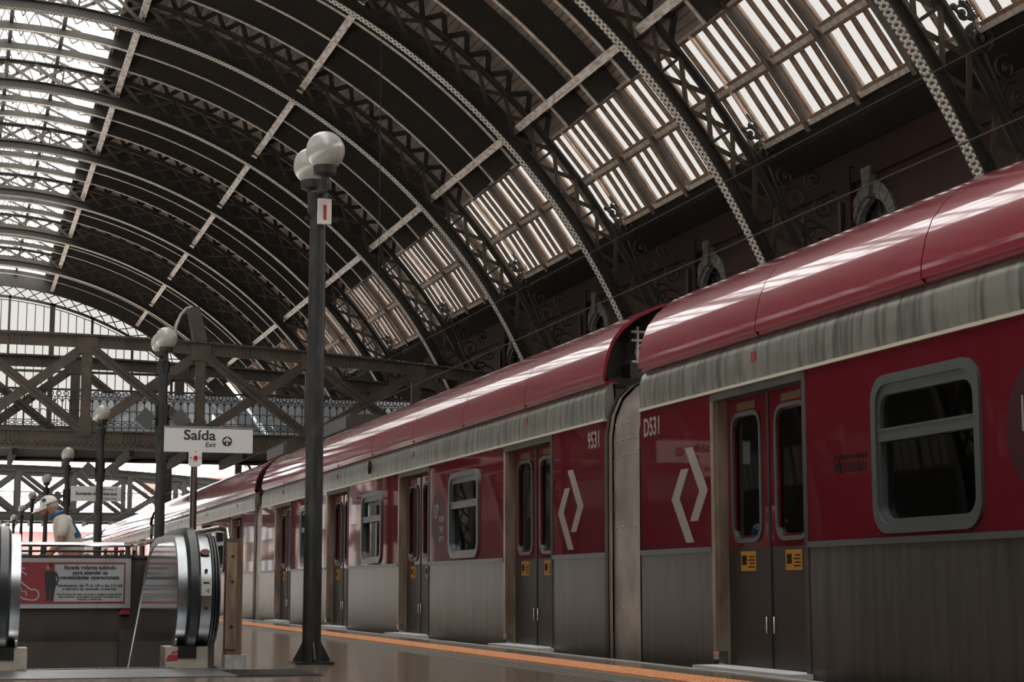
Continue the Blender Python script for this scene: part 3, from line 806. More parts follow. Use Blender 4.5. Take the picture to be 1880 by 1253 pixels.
# window
wf = MB(); ring2(wf, rrect(-.635, .635, .91, 1.90, .17), rrect(-.575, .575, .97, 1.84, .13), F, -.03, .022)
CARMESH['wframe'] = cm('window_frame', wf, 'window_alu', True)
wf = MB(); ring2(wf, rrect(-.575, .575, .97, 1.84, .13), rrect(-.545, .545, 1.0, 1.775, .10), F, -.05, .004)
sbox(wf, -.56, .56, 1.485, 1.55, -.05, .010); sbox(wf, -.56, .56, 1.55, 1.565, -.04, .016)
CARMESH['wsash'] = cm('window_sash', wf, 'window_alu', True)
ti = MB(); sbox(ti, -.56, .56, .99, 1.49, -.045, -.040); CARMESH['wlow'] = cm('lower_pane', ti, 'train_glass')
ti = MB(); sbox(ti, -.56, .56, 1.55, 1.80, -.030, -.025); CARMESH['wup'] = cm('upper_pane', ti, 'train_glass')
# door portal and leaves
df = MB()
sbox(df, -.82, -.76, -.85, 2.06, -.16, .006); sbox(df, -.82, .82, 2.0, 2.062, -.16, .008)
CARMESH['dframe'] = cm('door_frame', df, 'iron')
df = MB(); sbox(df, .76, .82, -.05, 2.02, -.115, .006); sbox(df, .735, .765, -.05, 2.0, -.115, -.02)
CARMESH['djamb'] = cm('door_jamb', df, 'door_jamb')
df = MB(); sbox(df, .70, .80, .0, .10, -.06, .012); CARMESH['dfoot'] = cm('jamb_shoe', df, 'chrome')
df = MB(); df.add([], []); sbox(df, -.84, .84, -.035, 0.0, -.16, .17); CARMESH['sill'] = cm('door_sill', df, 'sill_alu')
DD = -.10
def leaf_meshes(y0, y1):
    wy0, wy1 = (y0+y1)/2-.245, (y0+y1)/2+.245
    lf = MB()
    sbox(lf, y0, wy0+.02, .87, 2.0, DD-.03, DD); sbox(lf, wy1-.02, y1, .87, 2.0, DD-.03, DD)
    sbox(lf, wy0+.02, wy1-.02, .87, .96, DD-.03, DD); sbox(lf, wy0+.02, wy1-.02, 1.85, 2.0, DD-.03, DD)
    kick = MB(); sbox(kick, y0, y1, 0.005, .87, DD-.03, DD)
    rim = MB(); ring2(rim, rrect(wy0-.02, wy1+.02, .91, 1.89, .13), rrect(wy0+.012, wy1-.012, .942, 1.858, .10), F, DD-.03, DD+.014)
    pane = MB(); sbox(pane, wy0, wy1, .93, 1.87, DD-.022, DD-.017)
    hy = y0+.06 if y0 >= 0 else y1-.06
    han = MB(); sbox(han, hy-.008, hy+.008, .25, .37, DD, DD+.014)
    stk = MB(); sbox(stk, (y0+y1)/2-.13, (y0+y1)/2+.13, .70, .845, DD, DD+.003)
    sink = MB(); c = (y0+y1)/2
    sbox(sink, c+.03, c+.11, .745, .815, DD+.003, DD+.004)
    for j, z in enumerate((.80, .775, .75, .725)): sbox(sink, c-.11, c+(.0 if j % 2 else -.02), z, z+.010, DD+.003, DD+.004)
    hdr = MB(); sbox(hdr, c-.16, c+.16, 1.905, 1.965, DD, DD+.003)
    sl = MB(); e = y0 if y0 >= 0 else y1
    sbox(sl, e-.016 if y0 < 0 else e, e if y0 < 0 else e+.016, .005, 2.0, DD-.03, DD+.008)
    return [cm('door_leaf', lf, 'train_red'), cm('kick_panel', kick, 'door_brown'), cm('window_rim', rim, 'window_alu', True), cm('pane', pane, 'train_glass'),
            cm('handle', han, 'chrome'), cm('sticker', stk, 'sticker'), cm('sticker_print', sink, 'decal_dark'), cm('header_sticker', hdr, 'header_print'), cm('edge_seal', sl, 'black')]
LEAF = [leaf_meshes(-.76, -.002), leaf_meshes(.002, .76)]
# opposite side as one simple sheet with openings
fs_ = MB()
for a, b_ in SECT:
    sbox(fs_, a, b_, -.85, .95, -.04, 0, 1); sbox(fs_, a, b_, 1.86, 2.08, -.04, 0, 1)
    wins = [w_ for w_ in WINS if a < w_ < b_]
    if wins: sbox(fs_, a, wins[0]-.59, .95, 1.86, -.04, 0, 1); sbox(fs_, wins[0]+.59, b_, .95, 1.86, -.04, 0, 1)
    else: sbox(fs_, a, b_, .95, 1.86, -.04, 0, 1)
for d in DOORS:
    sbox(fs_, d-.82, d+.82, 1.9, 2.08, -.04, 0, 1); sbox(fs_, d-.82, d+.82, -.3, .95, -.1, -.06, 1)
    for e in (-.80, -.02, .66): sbox(fs_, d+e, d+e+.14, .95, 1.9, -.1, -.06, 1)
CARMESH['far'] = cm('opposite_side', fs_, 'train_red')
inn = MB().box(-1.4, 1.4, -HL+.1, HL-.1, -.12, 0.0); inn.box(-1.44, 1.44, -HL+.1, HL-.1, 2.2, 2.26)
inn.box(-1.48, -1.46, -HL+.1, HL-.1, -.9, -.12)
CARMESH['inner'] = cm('interior', inn, 'train_in')
st = MB()
for c in WINS:
    for sx_ in (1,):
        x0, x1 = (.95, 1.42) if sx_ > 0 else (-1.42, -.95)
        st.box(x0, x1, c-1.3, c+1.3, .38, .46); st.box(1.36, 1.44, c-1.3, c+1.3, .46, .95)
CARMESH['seat'] = cm('seat_bench', st, 'seat_blue')
pl_ = MB()
for d in DOORS:
    for e in (-.9, .9): pl_.tube([(-1.0, d+e, 0), (-1.0, d+e, 2.2)], .017, 6)
for sx_ in (-.75, .75): pl_.tube([(sx_, -HL+.3, 1.88), (sx_, HL-.3, 1.88)], .017, 6)
CARMESH['poles'] = cm('grab_poles', pl_, 'chrome')
eq = MB().box(-1.42, 1.42, -HL, -HL+.06, -.9, 2.36).box(-1.42, 1.42, HL-.06, HL, -.9, 2.36)
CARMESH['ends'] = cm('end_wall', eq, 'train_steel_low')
eq = MB()
for s in (-1, 1):
    y = s*(HL-.42)
    eq = MB().add([(x*.97, y, z-.03) for x, z in ROOFP], [tuple(range(len(ROOFP)))])
    y2 = s*(HL-.2); y0_, y1_ = sorted((y, y2))
    eq.box(-1.2, 1.2, y0_, y1_, 2.36, 2.62)
    CARMESH['rend%d' % s] = cm('roof_bulkhead', eq, 'iron')
eq = MB()
for s in (-1, 1):
    y = s*(HL-.3)
    for k in range(5):
        eq.tube([(-1.05+.14*k+.055*math.cos(i*math.pi/4), y, 2.74+.07*math.sin(i*math.pi/4)) for i in range(8)], .013, 4, closed=True)
    for z in (2.64, 2.84, 2.92): eq.box(-1.15, -.25, y-.02, y+.02, z, z+.02)
    for x in (-1.1, -.6, -.3): eq.box(x, x+.02, y-.02, y+.02, 2.62, 2.98)
CARMESH['reqp'] = cm('roof_equipment', eq, 'sill_alu')
LOGO1 = [(.165,1.0),(.42,.985),(.995,.50),(.72,0.295),(.50,.295),(.745,.515),(.165,1.0)]
def logo(parent, yc, zc, hy, hz):
    """two bent bars forming an open diamond; u right as seen from the platform, v up"""
    b1 = [(-.22, 1.0), (.20, 1.0), (1.0, .06), (.45, -.56), (.02, -.56), (.55, .06)]
    b2 = [(.22, -1.0), (-.20, -1.0), (-1.0, -.06), (-.45, .56), (-.02, .56), (-.55, -.06)]
    lo = MB()
    for q in (b1, b2):
        for tri in ((0, 1, 2, 5), (5, 2, 3, 4)):
            pts = [(yc - q[i][0]*hy, zc + q[i][1]*hz) for i in tri]
            lo.prism(pts, lambda p: F(p, .0005), lambda p: F(p, .003))
    lo.build('logo', 'logo_grey', parent, label='grey open diamond emblem of two bent bars')
def car(i, yc, label):
    t = thing('train_car', label, 'train car', (CARX, yc, 0), 'cars of the red train')
    ins = lambda n, me, loc=(0, 0, 0), par=None: inst(n, me, par or t, loc)
    for k in range(5):
        ins('lower_panel', CARMESH['low%d' % k]); ins('side_panel', CARMESH['red%d' % k]); ins('belt_trim', CARMESH['belt%d' % k])
    for key, n in (('cant', 'cant_panel'), ('gap', 'roof_gap_shadow'), ('trim', 'cream_trim'), ('far', 'opposite_side'), ('inner', 'interior'), ('seat', 'seat_bench'), ('poles', 'grab_poles'), ('ends', 'end_wall'), ('rend1', 'roof_bulkhead'), ('rend-1', 'roof_bulkhead'), ('reqp', 'roof_equipment')):
        ins(n, CARMESH[key])
    for k in range(8): ins('roof_panel', roof_me, (0, -HL + k*2*HL/8 + .007, 0))
    for w_ in WINS:
        f_ = ins('window_frame', CARMESH['wframe'], (0, w_, 0))
        for key, n in (('wsash', 'window_sash'), ('wlow', 'lower_pane'), ('wup', 'upper_pane')): inst(n, CARMESH[key], f_)
    for d in DOORS:
        f_ = ins('door_frame', CARMESH['dframe'], (0, d, 0))
        for key, n in (('djamb', 'door_jamb'), ('dfoot', 'jamb_shoe'), ('sill', 'door_sill')): inst(n, CARMESH[key], f_)
        for q in LEAF:
            lf = ins('door_leaf', q[0], (0, d, 0))
            for me in q[1:]: inst(me.name.split('.')[0], me, lf)
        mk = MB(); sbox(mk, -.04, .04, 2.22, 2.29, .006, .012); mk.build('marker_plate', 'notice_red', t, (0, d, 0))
    return t
PITCH = 19.9
SIDE_ROT = (R_(90), 0, R_(-90))
carA = car(0, 4.76, 'nearest train car, its red side and large window filling the right of the picture')
carB = car(1, 24.67, 'second train car with number 9531 beside the gangway, left of the nearest car')
names = ['third train car, beyond the second gangway behind the tall lamp post', 'fourth train car in the distance behind the exit sign pole', 'fifth train car, pale with glare, beside the far platform sign', 'sixth and farthest train car at the far end of the platform']
cars = [carA, carB] + [car(i+2, 24.67 + PITCH*(i+1), n) for i, n in enumerate(names)]
# marks on the two nearest cars
def side_text(parent, name, body, size, m, y, z, align='LEFT', bold=0.0, sx=1.0, d=.002):
    return text(name, body, size, m, parent, (-(HW+d), y, z), SIDE_ROT, align, bold, .001, 0, sx)
side_text(carA, 'car_number', 'D531', .215, 'logo_grey', 14.20-4.76, 1.80, bold=.004, sx=.80)
side_text(carB, 'car_number', '9531', .215, 'logo_grey', 15.28-24.67, 1.80, 'RIGHT', bold=.004, sx=.80)
logo(carA, 13.22-4.76, 1.305, .37, .375); logo(carB, 16.12-24.67, 1.305, .37, .375)
def disc(parent, y, z, r):
    mb = MB(); pts = [(y+r*math.cos(i*math.pi/16), z+r*math.sin(i*math.pi/16)) for i in range(32)]
    mb.prism(pts, lambda p: F(p, .0004), lambda p: F(p, .0016)); mb.build('round_decal', 'disc_red', parent)
disc(carA, 8.28-4.76, 1.44, .40); side_text(carA, 'decal_text', '133', .30, 'logo_grey', 8.57-4.76, 1.36, sx=.75, d=.003, bold=-.004)
mbd = MB(); disc(carB, 21.02-24.67, 1.39, .33)
side_text(carB, 'decal_text', '133º', .24, 'logo_grey', 21.28-24.67, 1.36, sx=.62, d=.003)
for k, s_ in enumerate(('NOVO', 'TREM', 'CPTM')): side_text(carB, 'decal_text', s_, .105, 'logo_grey', 20.98-24.67, 1.33-.12*k, sx=.8, d=.003)
side_text(carA, 'decal_text', 'GOVERNO DO ESTADO', .042, 'decal_dark', 10.74-4.76, 1.40, bold=.001, d=.002)
side_text(carA, 'decal_text', 'SÃO PAULO', .088, 'decal_dark', 10.74-4.76, 1.31, bold=.004, d=.002, sx=.9)
for c_ in (carB, cars[2]):
    mb = MB(); q = [(0, .09), (.07, 0), (0, -.09), (-.07, 0)]
    mb.prism([(y + .1, z + 2.25) for y, z in q], lambda p: F(p, .0), lambda p: F(p, .035)); mb.build('side_lamp', 'decal_dark', c_)
def hvac(parent, y0, y1):
    a = MB().box(-.85, .85, y0, y1, 3.18, 3.46); o_ = a.build('air_conditioner', 'iron', parent)
    MB().box(-.90, -.85, y0+.1, y1-.1, 3.22, 3.42).build('grille', 'window_alu', o_)
hvac(carB, 29.4-24.67, 32.0-24.67); hvac(cars[2], -HL+.4, -HL+2.6)

# gangway covers between cars
GP = [(-1.50, -.9), (-1.505, .5), (-1.50, 1.9), (-1.47, 2.08), (-1.40, 2.24), (-1.28, 2.36), (-1.1, 2.44), (-.6, 2.47), (0, 2.475)]
GP = GP + [(-x, z) for x, z in GP[-2::-1]]
def gangway(yc, label):
    t = thing('gangway', label, 'gangway', (CARX, yc, 0), 'gangways between the train cars')
    mb = MB().sheet(GP, -.36, .28); mb.build('cover', 'gangway_steel', t, smooth=True)
    MB().sheet([(x*1.012, z*1.004+.012) for x, z in GP], .27, .36).build('edge_band', 'door_jamb', t, smooth=True)
    MB().sheet([(x*1.02, z*1.005+.015) for x, z in GP], .35, .43).build('seal', 'black', t, smooth=True)
    MB().sheet([(x*.995, z) for x, z in GP], -.43, -.35).build('seal', 'black', t, smooth=True)
    rv = MB()
    for z in (1.72, 1.86, 2.0, 1.1, .4):
        for y in (-.28, -.12, .04, .2):
            c = (-1.503, y, z); rv.add([(c[0], y+.016*math.cos(h), z+.016*math.sin(h)) for h in [i*math.pi/3 for i in range(6)]] + [(c[0]-.012, y, z)], [(i, (i+1) % 6, 6) for i in range(6)])
    rv.build('rivets', 'gangway_steel', t, kind='stuff')
    return t
GL = ['steel gangway cover between the nearest and second train cars', 'gangway between the second and third train cars', 'gangway between the third and fourth train cars', 'gangway between the fourth and fifth train cars', 'gangway between the fifth and sixth train cars']
for i, l in enumerate(GL): gangway(14.715 + PITCH*i, l)

# ================================================================== LAMP POSTS
def uv_sphere(r, c, n=24, m_=14):
    prof = [(max(.0005, r*math.sin(math.pi*i/m_)), -r*math.cos(math.pi*i/m_)) for i in range(m_+1)]
    return MB().lathe(prof, n, c)
def lamp(i, y, label):
    t = thing('lamp_post', label, 'lamp post', (2.62, y, 0), 'globe lamp posts along the platform')
    MB().lathe([(.072, .02), (.070, 1.2), (.066, 3.0), (.062, 3.62)], 18).build('post', 'post_paint', t, smooth=True)
    bp = MB().box(-.15, .15, -.15, .15, 0, .02); bp.build('base_plate', 'post_paint', t)
    for k in range(4):
        a = k*math.pi/2
        q = [(.05, .02), (.14, .02), (.14, .04), (.07, .17), (.05, .17)]
        MB().prism(q, lambda p: (p[0]*math.cos(a)-.006*math.sin(a), p[0]*math.sin(a)+.006*math.cos(a), p[1]), lambda p: (p[0]*math.cos(a)+.006*math.sin(a), p[0]*math.sin(a)-.006*math.cos(a), p[1])).build('gusset', 'post_paint', t)
    MB().lathe([(.085, 3.50), (.085, 3.66), (.05, 3.68)], 16).build('cap', 'black', t, smooth=True)
    MB().bar((0, -.30, 3.66), (0, .30, 3.66), .05, .05).bar((-.10, 0, 3.46), (.16, 0, 3.46), .03, .03).build('bracket', 'black', t)
    for s in (-1, 1):
        c = MB().lathe([(.035, 3.64), (.035, 3.74), (.09, 3.76), (.095, 3.82)], 16, (0, s*.27, 0)).build('globe_cup', 'black', t, smooth=True)
        uv_sphere(.152, (0, s*.27, 3.945)).build('globe', 'globe_opal', c, smooth=True)
    return t
LL = ['tall lamp post with twin globes in the foreground, its whole length in view', 'second lamp post along the platform, with loudspeakers, left of the exit sign',
      'third lamp post along the platform, with loudspeakers, in front of the grey arrivals sign', 'fourth lamp post along the platform, globe just above the bending man',
      'fifth lamp post along the platform, globe above the cap of the bending man', 'sixth lamp post along the platform, left of the cap of the bending man', 'seventh lamp post along the platform, small and far off', 'eighth lamp post along the platform, very small and far off', 'ninth and farthest visible lamp post along the platform']
LP = [lamp(i, 13.74 + 11.1*i, l) for i, l in enumerate(LL)]
nb_ = MB().box(-.02, .085, -.115, -.075, 3.40, 3.60).build('number_tag', 'white_box', LP[0]); MB().box(.02, .045, -.117, -.114, 3.43, 3.55).build('tag_print', 'sign_red', nb_)
for l in LP[1:4]:
    MB().lathe([(.095, 2.62), (.095, 3.02), (.10, 3.02), (.10, 3.05)], 14).build('junction_box', 'black', l)
    for s in (-1, 1):
        a = R_(40)*s; cx_, cz_ = s*.235, 2.86
        q = [(-.10, -.11), (.10, -.11), (.10, .11), (-.10, .11)]
        pts = [(cx_ + p[0]*math.cos(a) - p[1]*math.sin(a), cz_ + p[0]*math.sin(a) + p[1]*math.cos(a)) for p in q]
        MB().prism(pts, lambda p: (p[0], -.12, p[1]), lambda p: (p[0], .08, p[1])).build('loudspeaker', 'speaker_grey', l)
        MB().bar((0, 0, 2.86), (s*.16, 0, 2.86), .03, .03).build('speaker_arm', 'black', l)

# ================================================================== SIGNS
FR = (R_(90), 0, 0)
sg = thing('exit_sign', 'grey exit sign board reading Saída with an arrow, on a steel pole', 'sign', (2.62, 20.0, 0))
MB().box(-.48, .49, -.03, .03, 2.06, 2.335).build('board', 'sign_face', sg)
MB().box(-.485, .495, -.034, .034, 2.325, 2.345).build('board_rim', 'groove_grey', sg)
text('sign_word', 'Saída', .155, 'sign_ink', sg, (-.275, -.031, 2.165), FR, bold=.0035, sx=1.12, ext=.001)
text('sign_word', 'Exit', .075, 'sign_ink', sg, (-.04, -.031, 2.105), FR, bold=.001, shear=.2, ext=.001)
ar = MB(); ar.prism([(.205+.055*math.cos(i*math.pi/12), 2.185+.055*math.sin(i*math.pi/12)) for i in range(24)], lambda p: (p[0], -.031, p[1]), lambda p: (p[0], -.033, p[1]))
ad = ar.build('arrow_disc', 'sign_ink', sg)
ar = MB().box(.198, .212, -.035, -.033, 2.142, 2.215)
ar.bar((.205, -.034, 2.222), (.168, -.034, 2.183), .018, .002, (0, 1, 0)); ar.bar((.205, -.034, 2.222), (.242, -.034, 2.183), .018, .002, (0, 1, 0))
ar.build('arrow', 'sign_face', ad)
MB().tube([(-.14, .06, 0), (-.14, .06, 2.3)], .038, 14).build('pole', 'chrome', sg, smooth=True)
MB().lathe([(.11, 0), (.11, .015), (.05, .02)], 16, (-.14, .06, 0)).build('foot', 'chrome', sg)
bx = thing('call_point', 'white emergency call box with red button on the exit sign pole', 'button box', (2.48, 20.02, 0))
mb = MB().prism(rrect(-.07, .07, 1.90, 2.085, .03), lambda p: (p[0], -.06, p[1]), lambda p: (p[0], 0, p[1])); mb.build('case', 'white_box', bx)
mb = MB().prism([(.023*math.cos(i*math.pi/8), 1.995+.023*math.sin(i*math.pi/8)) for i in range(16)], lambda p: (p[0], -.06, p[1]), lambda p: (p[0], -.08, p[1])); mb.build('button', 'button_red', bx)
for x, z in ((-.05, 1.995), (.05, 1.995), (0, 2.065)):
    MB().box(x-.006, x+.006, -.063, -.06, z-.006, z+.006).build('screw', 'black', bx)
s2 = thing('platform_sign', 'grey platform sign with three lines of print behind the third lamp post', 'sign', (2.62, 37.2, 0))
MB().box(-.47, .52, -.03, .03, 2.30, 2.60).build('board', 'sign_face', s2)
text('sign_word', 'Plataforma 2', .085, 'sign_ink', s2, (.44, -.031, 2.50), FR, 'RIGHT', bold=.001, ext=.001, shear=.15)
text('sign_word', 'Somente desembarque', .088, 'sign_ink', s2, (.44, -.031, 2.405), FR, 'RIGHT', bold=.003, ext=.001)
text('sign_word', 'Arrivals only', .07, 'sign_ink', s2, (.44, -.031, 2.32), FR, 'RIGHT', bold=.001, ext=.001, shear=.2)
MB().tube([(.03, .06, 0), (.03, .06, 2.5)], .03, 10).build('pole', 'chrome', s2)

# ================================================================== ESCALATOR
XM = .985
es = thing('escalator', 'steel escalator with black handrails going down from the platform, foreground left', 'escalator', (XM, 13.2, 0))
path = [(.30, .14), (.10, .20), (-.04, .33), (-.09, .50), (-.06, .67), (.03, .82), (.17, .92), (.36, .965), (1.0, .97), (1.55, .965), (1.95, .90), (2.4, .68), (4.6, -.62)]
def smooth_path(p, k=4):
    out = []
    for i in range(len(p)-1):
        p0, p1, p2, p3 = p[max(i-1, 0)], p[i], p[i+1], p[min(i+2, len(p)-1)]
        for j in range(k):
            t = j/k; out.append(tuple(.5*((2*p1[c]) + (-p0[c]+p2[c])*t + (2*p0[c]-5*p1[c]+4*p2[c]-p3[c])*t*t + (-p0[c]+3*p1[c]-3*p2[c]+p3[c])*t**3) for c in (0, 1)))
    return out + [p[-1]]
SP = smooth_path(path)
def offs(pts, d):
    out = []
    for i, p in enumerate(pts):
        a, b_ = pts[max(i-1, 0)], pts[min(i+1, len(pts)-1)]; t = Vector((b_[0]-a[0], b_[1]-a[1])).normalized()
        out.append((p[0] - t.y*d, p[1] + t.x*d))
    return out
def band(x0, x1, d0, d1, pts=SP, rnd=0):
    o_, i_ = offs(pts, d1), offs(pts, d0); n = len(pts); mb = MB(); vs = []
    for k in range(n):
        if rnd:
            vs += [(x0, *i_[k]), (x1, *i_[k]), (x1, *[i_[k][c]+(o_[k][c]-i_[k][c])*.6 for c in (0, 1)]), (x1-(x1-x0)*.2, *o_[k]), (x0+(x1-x0)*.2, *o_[k]), (x0, *[i_[k][c]+(o_[k][c]-i_[k][c])*.6 for c in (0, 1)])]
        else: vs += [(x0, *i_[k]), (x1, *i_[k]), (x1, *o_[k]), (x0, *o_[k])]
    q = 6 if rnd else 4; fs = []
    for k in range(n-1):
        for j in range(q): fs.append((k*q+j, k*q+(j+1) % q, (k+1)*q+(j+1) % q, (k+1)*q+j))
    fs += [tuple(range(q)), tuple((n-1)*q+j for j in range(q))[::-1]]
    return mb.add(vs, fs)
for s in (1, -1):
    X = lambda a: s*a
    def bnd(a, b_, d0, d1, rnd=0): x0, x1 = sorted((s*a, s*b_)); return band(x0, x1, d0, d1, SP, rnd)
    bnd(.545, .615, -.05, .0).build('inner_deck', 'brushed_steel', es, smooth=True)
    bnd(.612, .705, -.02, .055, 1).build('handrail', 'rubber', es, smooth=True)
    bnd(.702, .785, -.05, -.005).build('outer_deck', 'brushed_steel', es, smooth=True)
    for k in range(3): bnd(.788+.022*k, .806+.022*k, -.05, .012-.008*k, 1).build('rubber_rib', 'rubber', es, smooth=True)
    # side panels below the bands
    sp = [p for p in offs(SP, -.02)]
    top = [p for p in sp if p[0] > -.2]
    pan = MB(); n = len(top); x0, x1 = sorted((s*.55, s*.565))
    lowz = lambda y: -.5 if y > .40 else max(.16, .50 - (y+.09)*1.7)
    strips = [p for p in top[12:]]
    for k in range(len(strips)-1):
        a, b_ = strips[k], strips[k+1]
        if b_[1] < -.4: continue
        pan.prism([(a[0], lowz(a[0])), (b_[0], lowz(b_[0])), b_, a], lambda p: (x0, p[0], p[1]), lambda p: (x1, p[0], p[1]))
    pan.build('side_panel', 'polished_steel', es)
    out_ = MB(); x0, x1 = sorted((s*.79, s*.87)); out_.box(x0, x1, .35, 5.2, -.3, .80); out_.build('outer_cladding', 'pit_dark', es)
    x0, x1 = sorted((s*.48, s*.785))
    bb = MB().box(x0, x1, .06, .40, 0, .155); bb.build('base_block', 'base_beige', es)
    x0, x1 = sorted((s*.57, s*.70))
    MB().box(x0, x1, .05, .30, .075, .162).build('handrail_inlet', 'black', es)
# details on the right-hand outer deck
mb = MB().prism([(.744+.033*math.cos(i*math.pi/8), .835+.022*math.sin(i*math.pi/8)) for i in range(16)], lambda p: (p[0], .012, p[1]), lambda p: (p[0], .05, p[1])); mb.build('oval_badge', 'badge_pink', es)
for z in (.70, .43): MB().lathe([(.012, -.004), (.012, .004)], 10).build('screw', 'black', es, (.744, -.062 if z > .6 else -.098, z), rot=(R_(90), 0, 0))
MB().box(.706, .782, -.086, -.07, .52, .63).build('unit_plate', 'white_box', es); MB().box(.722, .766, -.088, -.085, .605, .618).build('unit_slot', 'black', es)
text('unit_number', '4', .05, 'sign_ink', es, (.742, -.0875, .528), FR, ext=.0005)
mb = MB().prism([(.485, .055), (.57, .055), (.57, .13), (.53, .12), (.50, .095)], lambda p: (p[0], .058, p[1]), lambda p: (p[0], .06, p[1])); st_ = mb.build('corner_sticker', 'sign_red', es)
text('sticker_word', 'ER 04', .028, 'white_box', es, (.50, .0575, .09), FR, ext=.0003)
# landing plate, comb and first steps
lp = MB().box(-.80, .95, -1.25, 0, 0, .006); lp.build('landing_plate', 'brushed_steel', es)
cb = MB()
for k in range(46): cb.box(-.55+.024*k, -.55+.024*k+.012, -.02, .06, .0, .012)
cb.build('comb', 'brushed_steel', es, kind='stuff')
for k in range(9):
    y0 = .05 + k*.4; MB().box(-.54, .54, y0, y0+.4, -.35-.2*max(0, k-1), -.02-.2*max(0, k-1)).build('step', 'pit_dark', es)
# well walls
wl_ = MB().box(PX0, PX0+.02, PY0, PY1, -4, -.02).box(PX1-.02, PX1, PY0, PY1, -4, -.02).box(PX0, PX1, PY1, PY1+.02, -4, -.02)
struct(wl_.build('wall_well', 'pit_dark'))
# parapet with notice and railing
pa = thing('parapet', 'dark brown parapet panel closing the far end of the escalator well', 'parapet', (XM, 18.4, 0))
MB().box(-1.2, .86, 0.03, .11, 0, .87).build('panel', 'panel_brown', pa); MB().box(-1.2, .86, .01, .13, .87, .895).build('coping', 'iron', pa)
MB().box(-.80, .80, -.02, .03, -1.2, .05).build('lower_panel', 'panel_brown', pa)
MB().box(.58, .74, -.16, -.02, -.45, .16).build('service_box', 'iron', pa)
rl = thing('railing', 'polished steel tube railing around the escalator well', 'railing', (0, 0, 0))
MB().tube([(-.6, 18.44, 1.0), (1.60, 18.44, 1.0), (1.68, 18.36, 1.0), (1.80, 15.5, 1.01), (1.90, 13.75, 1.02), (1.925, 13.5, 1.0), (1.93, 13.42, .92), (1.93, 13.4, 0)], .024, 10).build('rail_tube', 'chrome', rl, smooth=True)
MB().tube([(-.6, 18.46, .935), (1.62, 18.46, .935)], .012, 6).build('lower_tube', 'black', rl)
for x in (.0, .8, 1.62): MB().tube([(x, 18.46, .89), (x, 18.44, 1.0)], .014, 6).build('stanchion', 'chrome', rl)
MB().tube([(1.82, 15.4, 0), (1.81, 15.4, 1.0)], .02, 8).build('stanchion', 'chrome', rl)
nt_ = thing('notice_board', 'red and grey notice about the escalator hung on the parapet', 'notice', (XM, 18.4, 0))
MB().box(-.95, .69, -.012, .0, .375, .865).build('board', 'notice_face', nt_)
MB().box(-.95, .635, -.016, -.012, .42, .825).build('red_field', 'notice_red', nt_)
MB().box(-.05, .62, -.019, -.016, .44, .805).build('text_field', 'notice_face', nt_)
lines = [('Escada rolante subindo', .054, .745, .0022), ('para atender as', .054, .695, .0022), ('necessidades operacionais.', .054, .648, .0022),
         ('Diariamente, das 7h às 16h e das 21h até', .038, .577, .0012), ('o término da operação comercial.', .038, .545, .0012),
         ('Nos horários de maior movimento desligamos esta escada', .0265, .497, .0008), ('para controlar a quantidade de pessoas na plataforma e', .0265, .473, .0008), ('organizar o embarque.', .0265, .449, .0008)]
for s_, sz, z, b_ in lines: text('notice_line', s_, sz, 'sign_ink', nt_, (.292, -.0195, z), FR, 'CENTER', bold=b_, ext=.0004)
es_ = [(-.62, .80), (-.33, .575)]
pic = MB()
def pbar(a, b_, w_=.014): pic.bar((a[0]+.095, -.018, a[1]), (b_[0]+.095, -.018, b_[1]), w_, .003, (0, 1, 0))
pbar((-.72, .83), (-.37, .56)); pbar((-.72, .70), (-.44, .47)); pbar((-.44, .47), (-.36, .455))
arc_ = [(-.345+.056*math.cos(R_(t)), .508+.053*math.sin(R_(t))) for t in range(-100, 121, 22)]
for k in range(len(arc_)-1): pbar(arc_[k], arc_[k+1])
for k in range(5):
    x, z = -.66+.05*k, .705-.041*k; pbar((x, z), (x+.05, z), .010); pbar((x+.05, z), (x+.05, z-.041), .010)
pbar((-.41, .70), (-.50, .765)); pbar((-.50, .765), (-.43, .765), .016); pbar((-.50, .765), (-.49, .70), .016)
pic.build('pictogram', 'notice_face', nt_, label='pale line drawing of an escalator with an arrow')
fig = MB(); q = lambda p: (p[0]+.045, -.018, p[1]); q2 = lambda p: (p[0]+.045, -.0205, p[1])
fig.prism([(-.19, .735), (-.09, .735), (-.075, .62), (-.105, .45), (-.125, .45), (-.13, .60), (-.14, .45), (-.165, .45), (-.18, .60)], q, q2)
fig.bar((-.045, -.02, .73), (-.01, -.02, .66), .02, .002, (0, 1, 0)); fig.bar((-.01, -.02, .66), (-.035, -.02, .60), .016, .002, (0, 1, 0))
fig.prism([(-.14+.024*math.cos(i*math.pi/6), .79+.022*math.sin(i*math.pi/6)) for i in range(12)], q, q2)
fig.build('printed_figure', 'sign_ink', nt_, label='dark printed figure of a standing man')
MB().prism([(-.162+.019*math.cos(i*math.pi/6), .772+.026*math.sin(i*math.pi/6)) for i in range(12)], q2, lambda p: (p[0]+.045, -.021, p[1])).build('printed_face', 'skin', nt_)
stk = tag(MB().prism([(1.56, .315), (1.67, .315), (1.67, .37), (1.60, .365)], lambda p: (p[0], 18.405, p[1]), lambda p: (p[0], 18.40, p[1])).build('small_sticker', 'sign_red'), 'small red sticker on the brown parapet just below the notice', 'sticker')

mat('worn_wood', (.30, .22, .16), .75, col2=(.16, .10, .07), scale=9, stretch=(3, 3, .4))
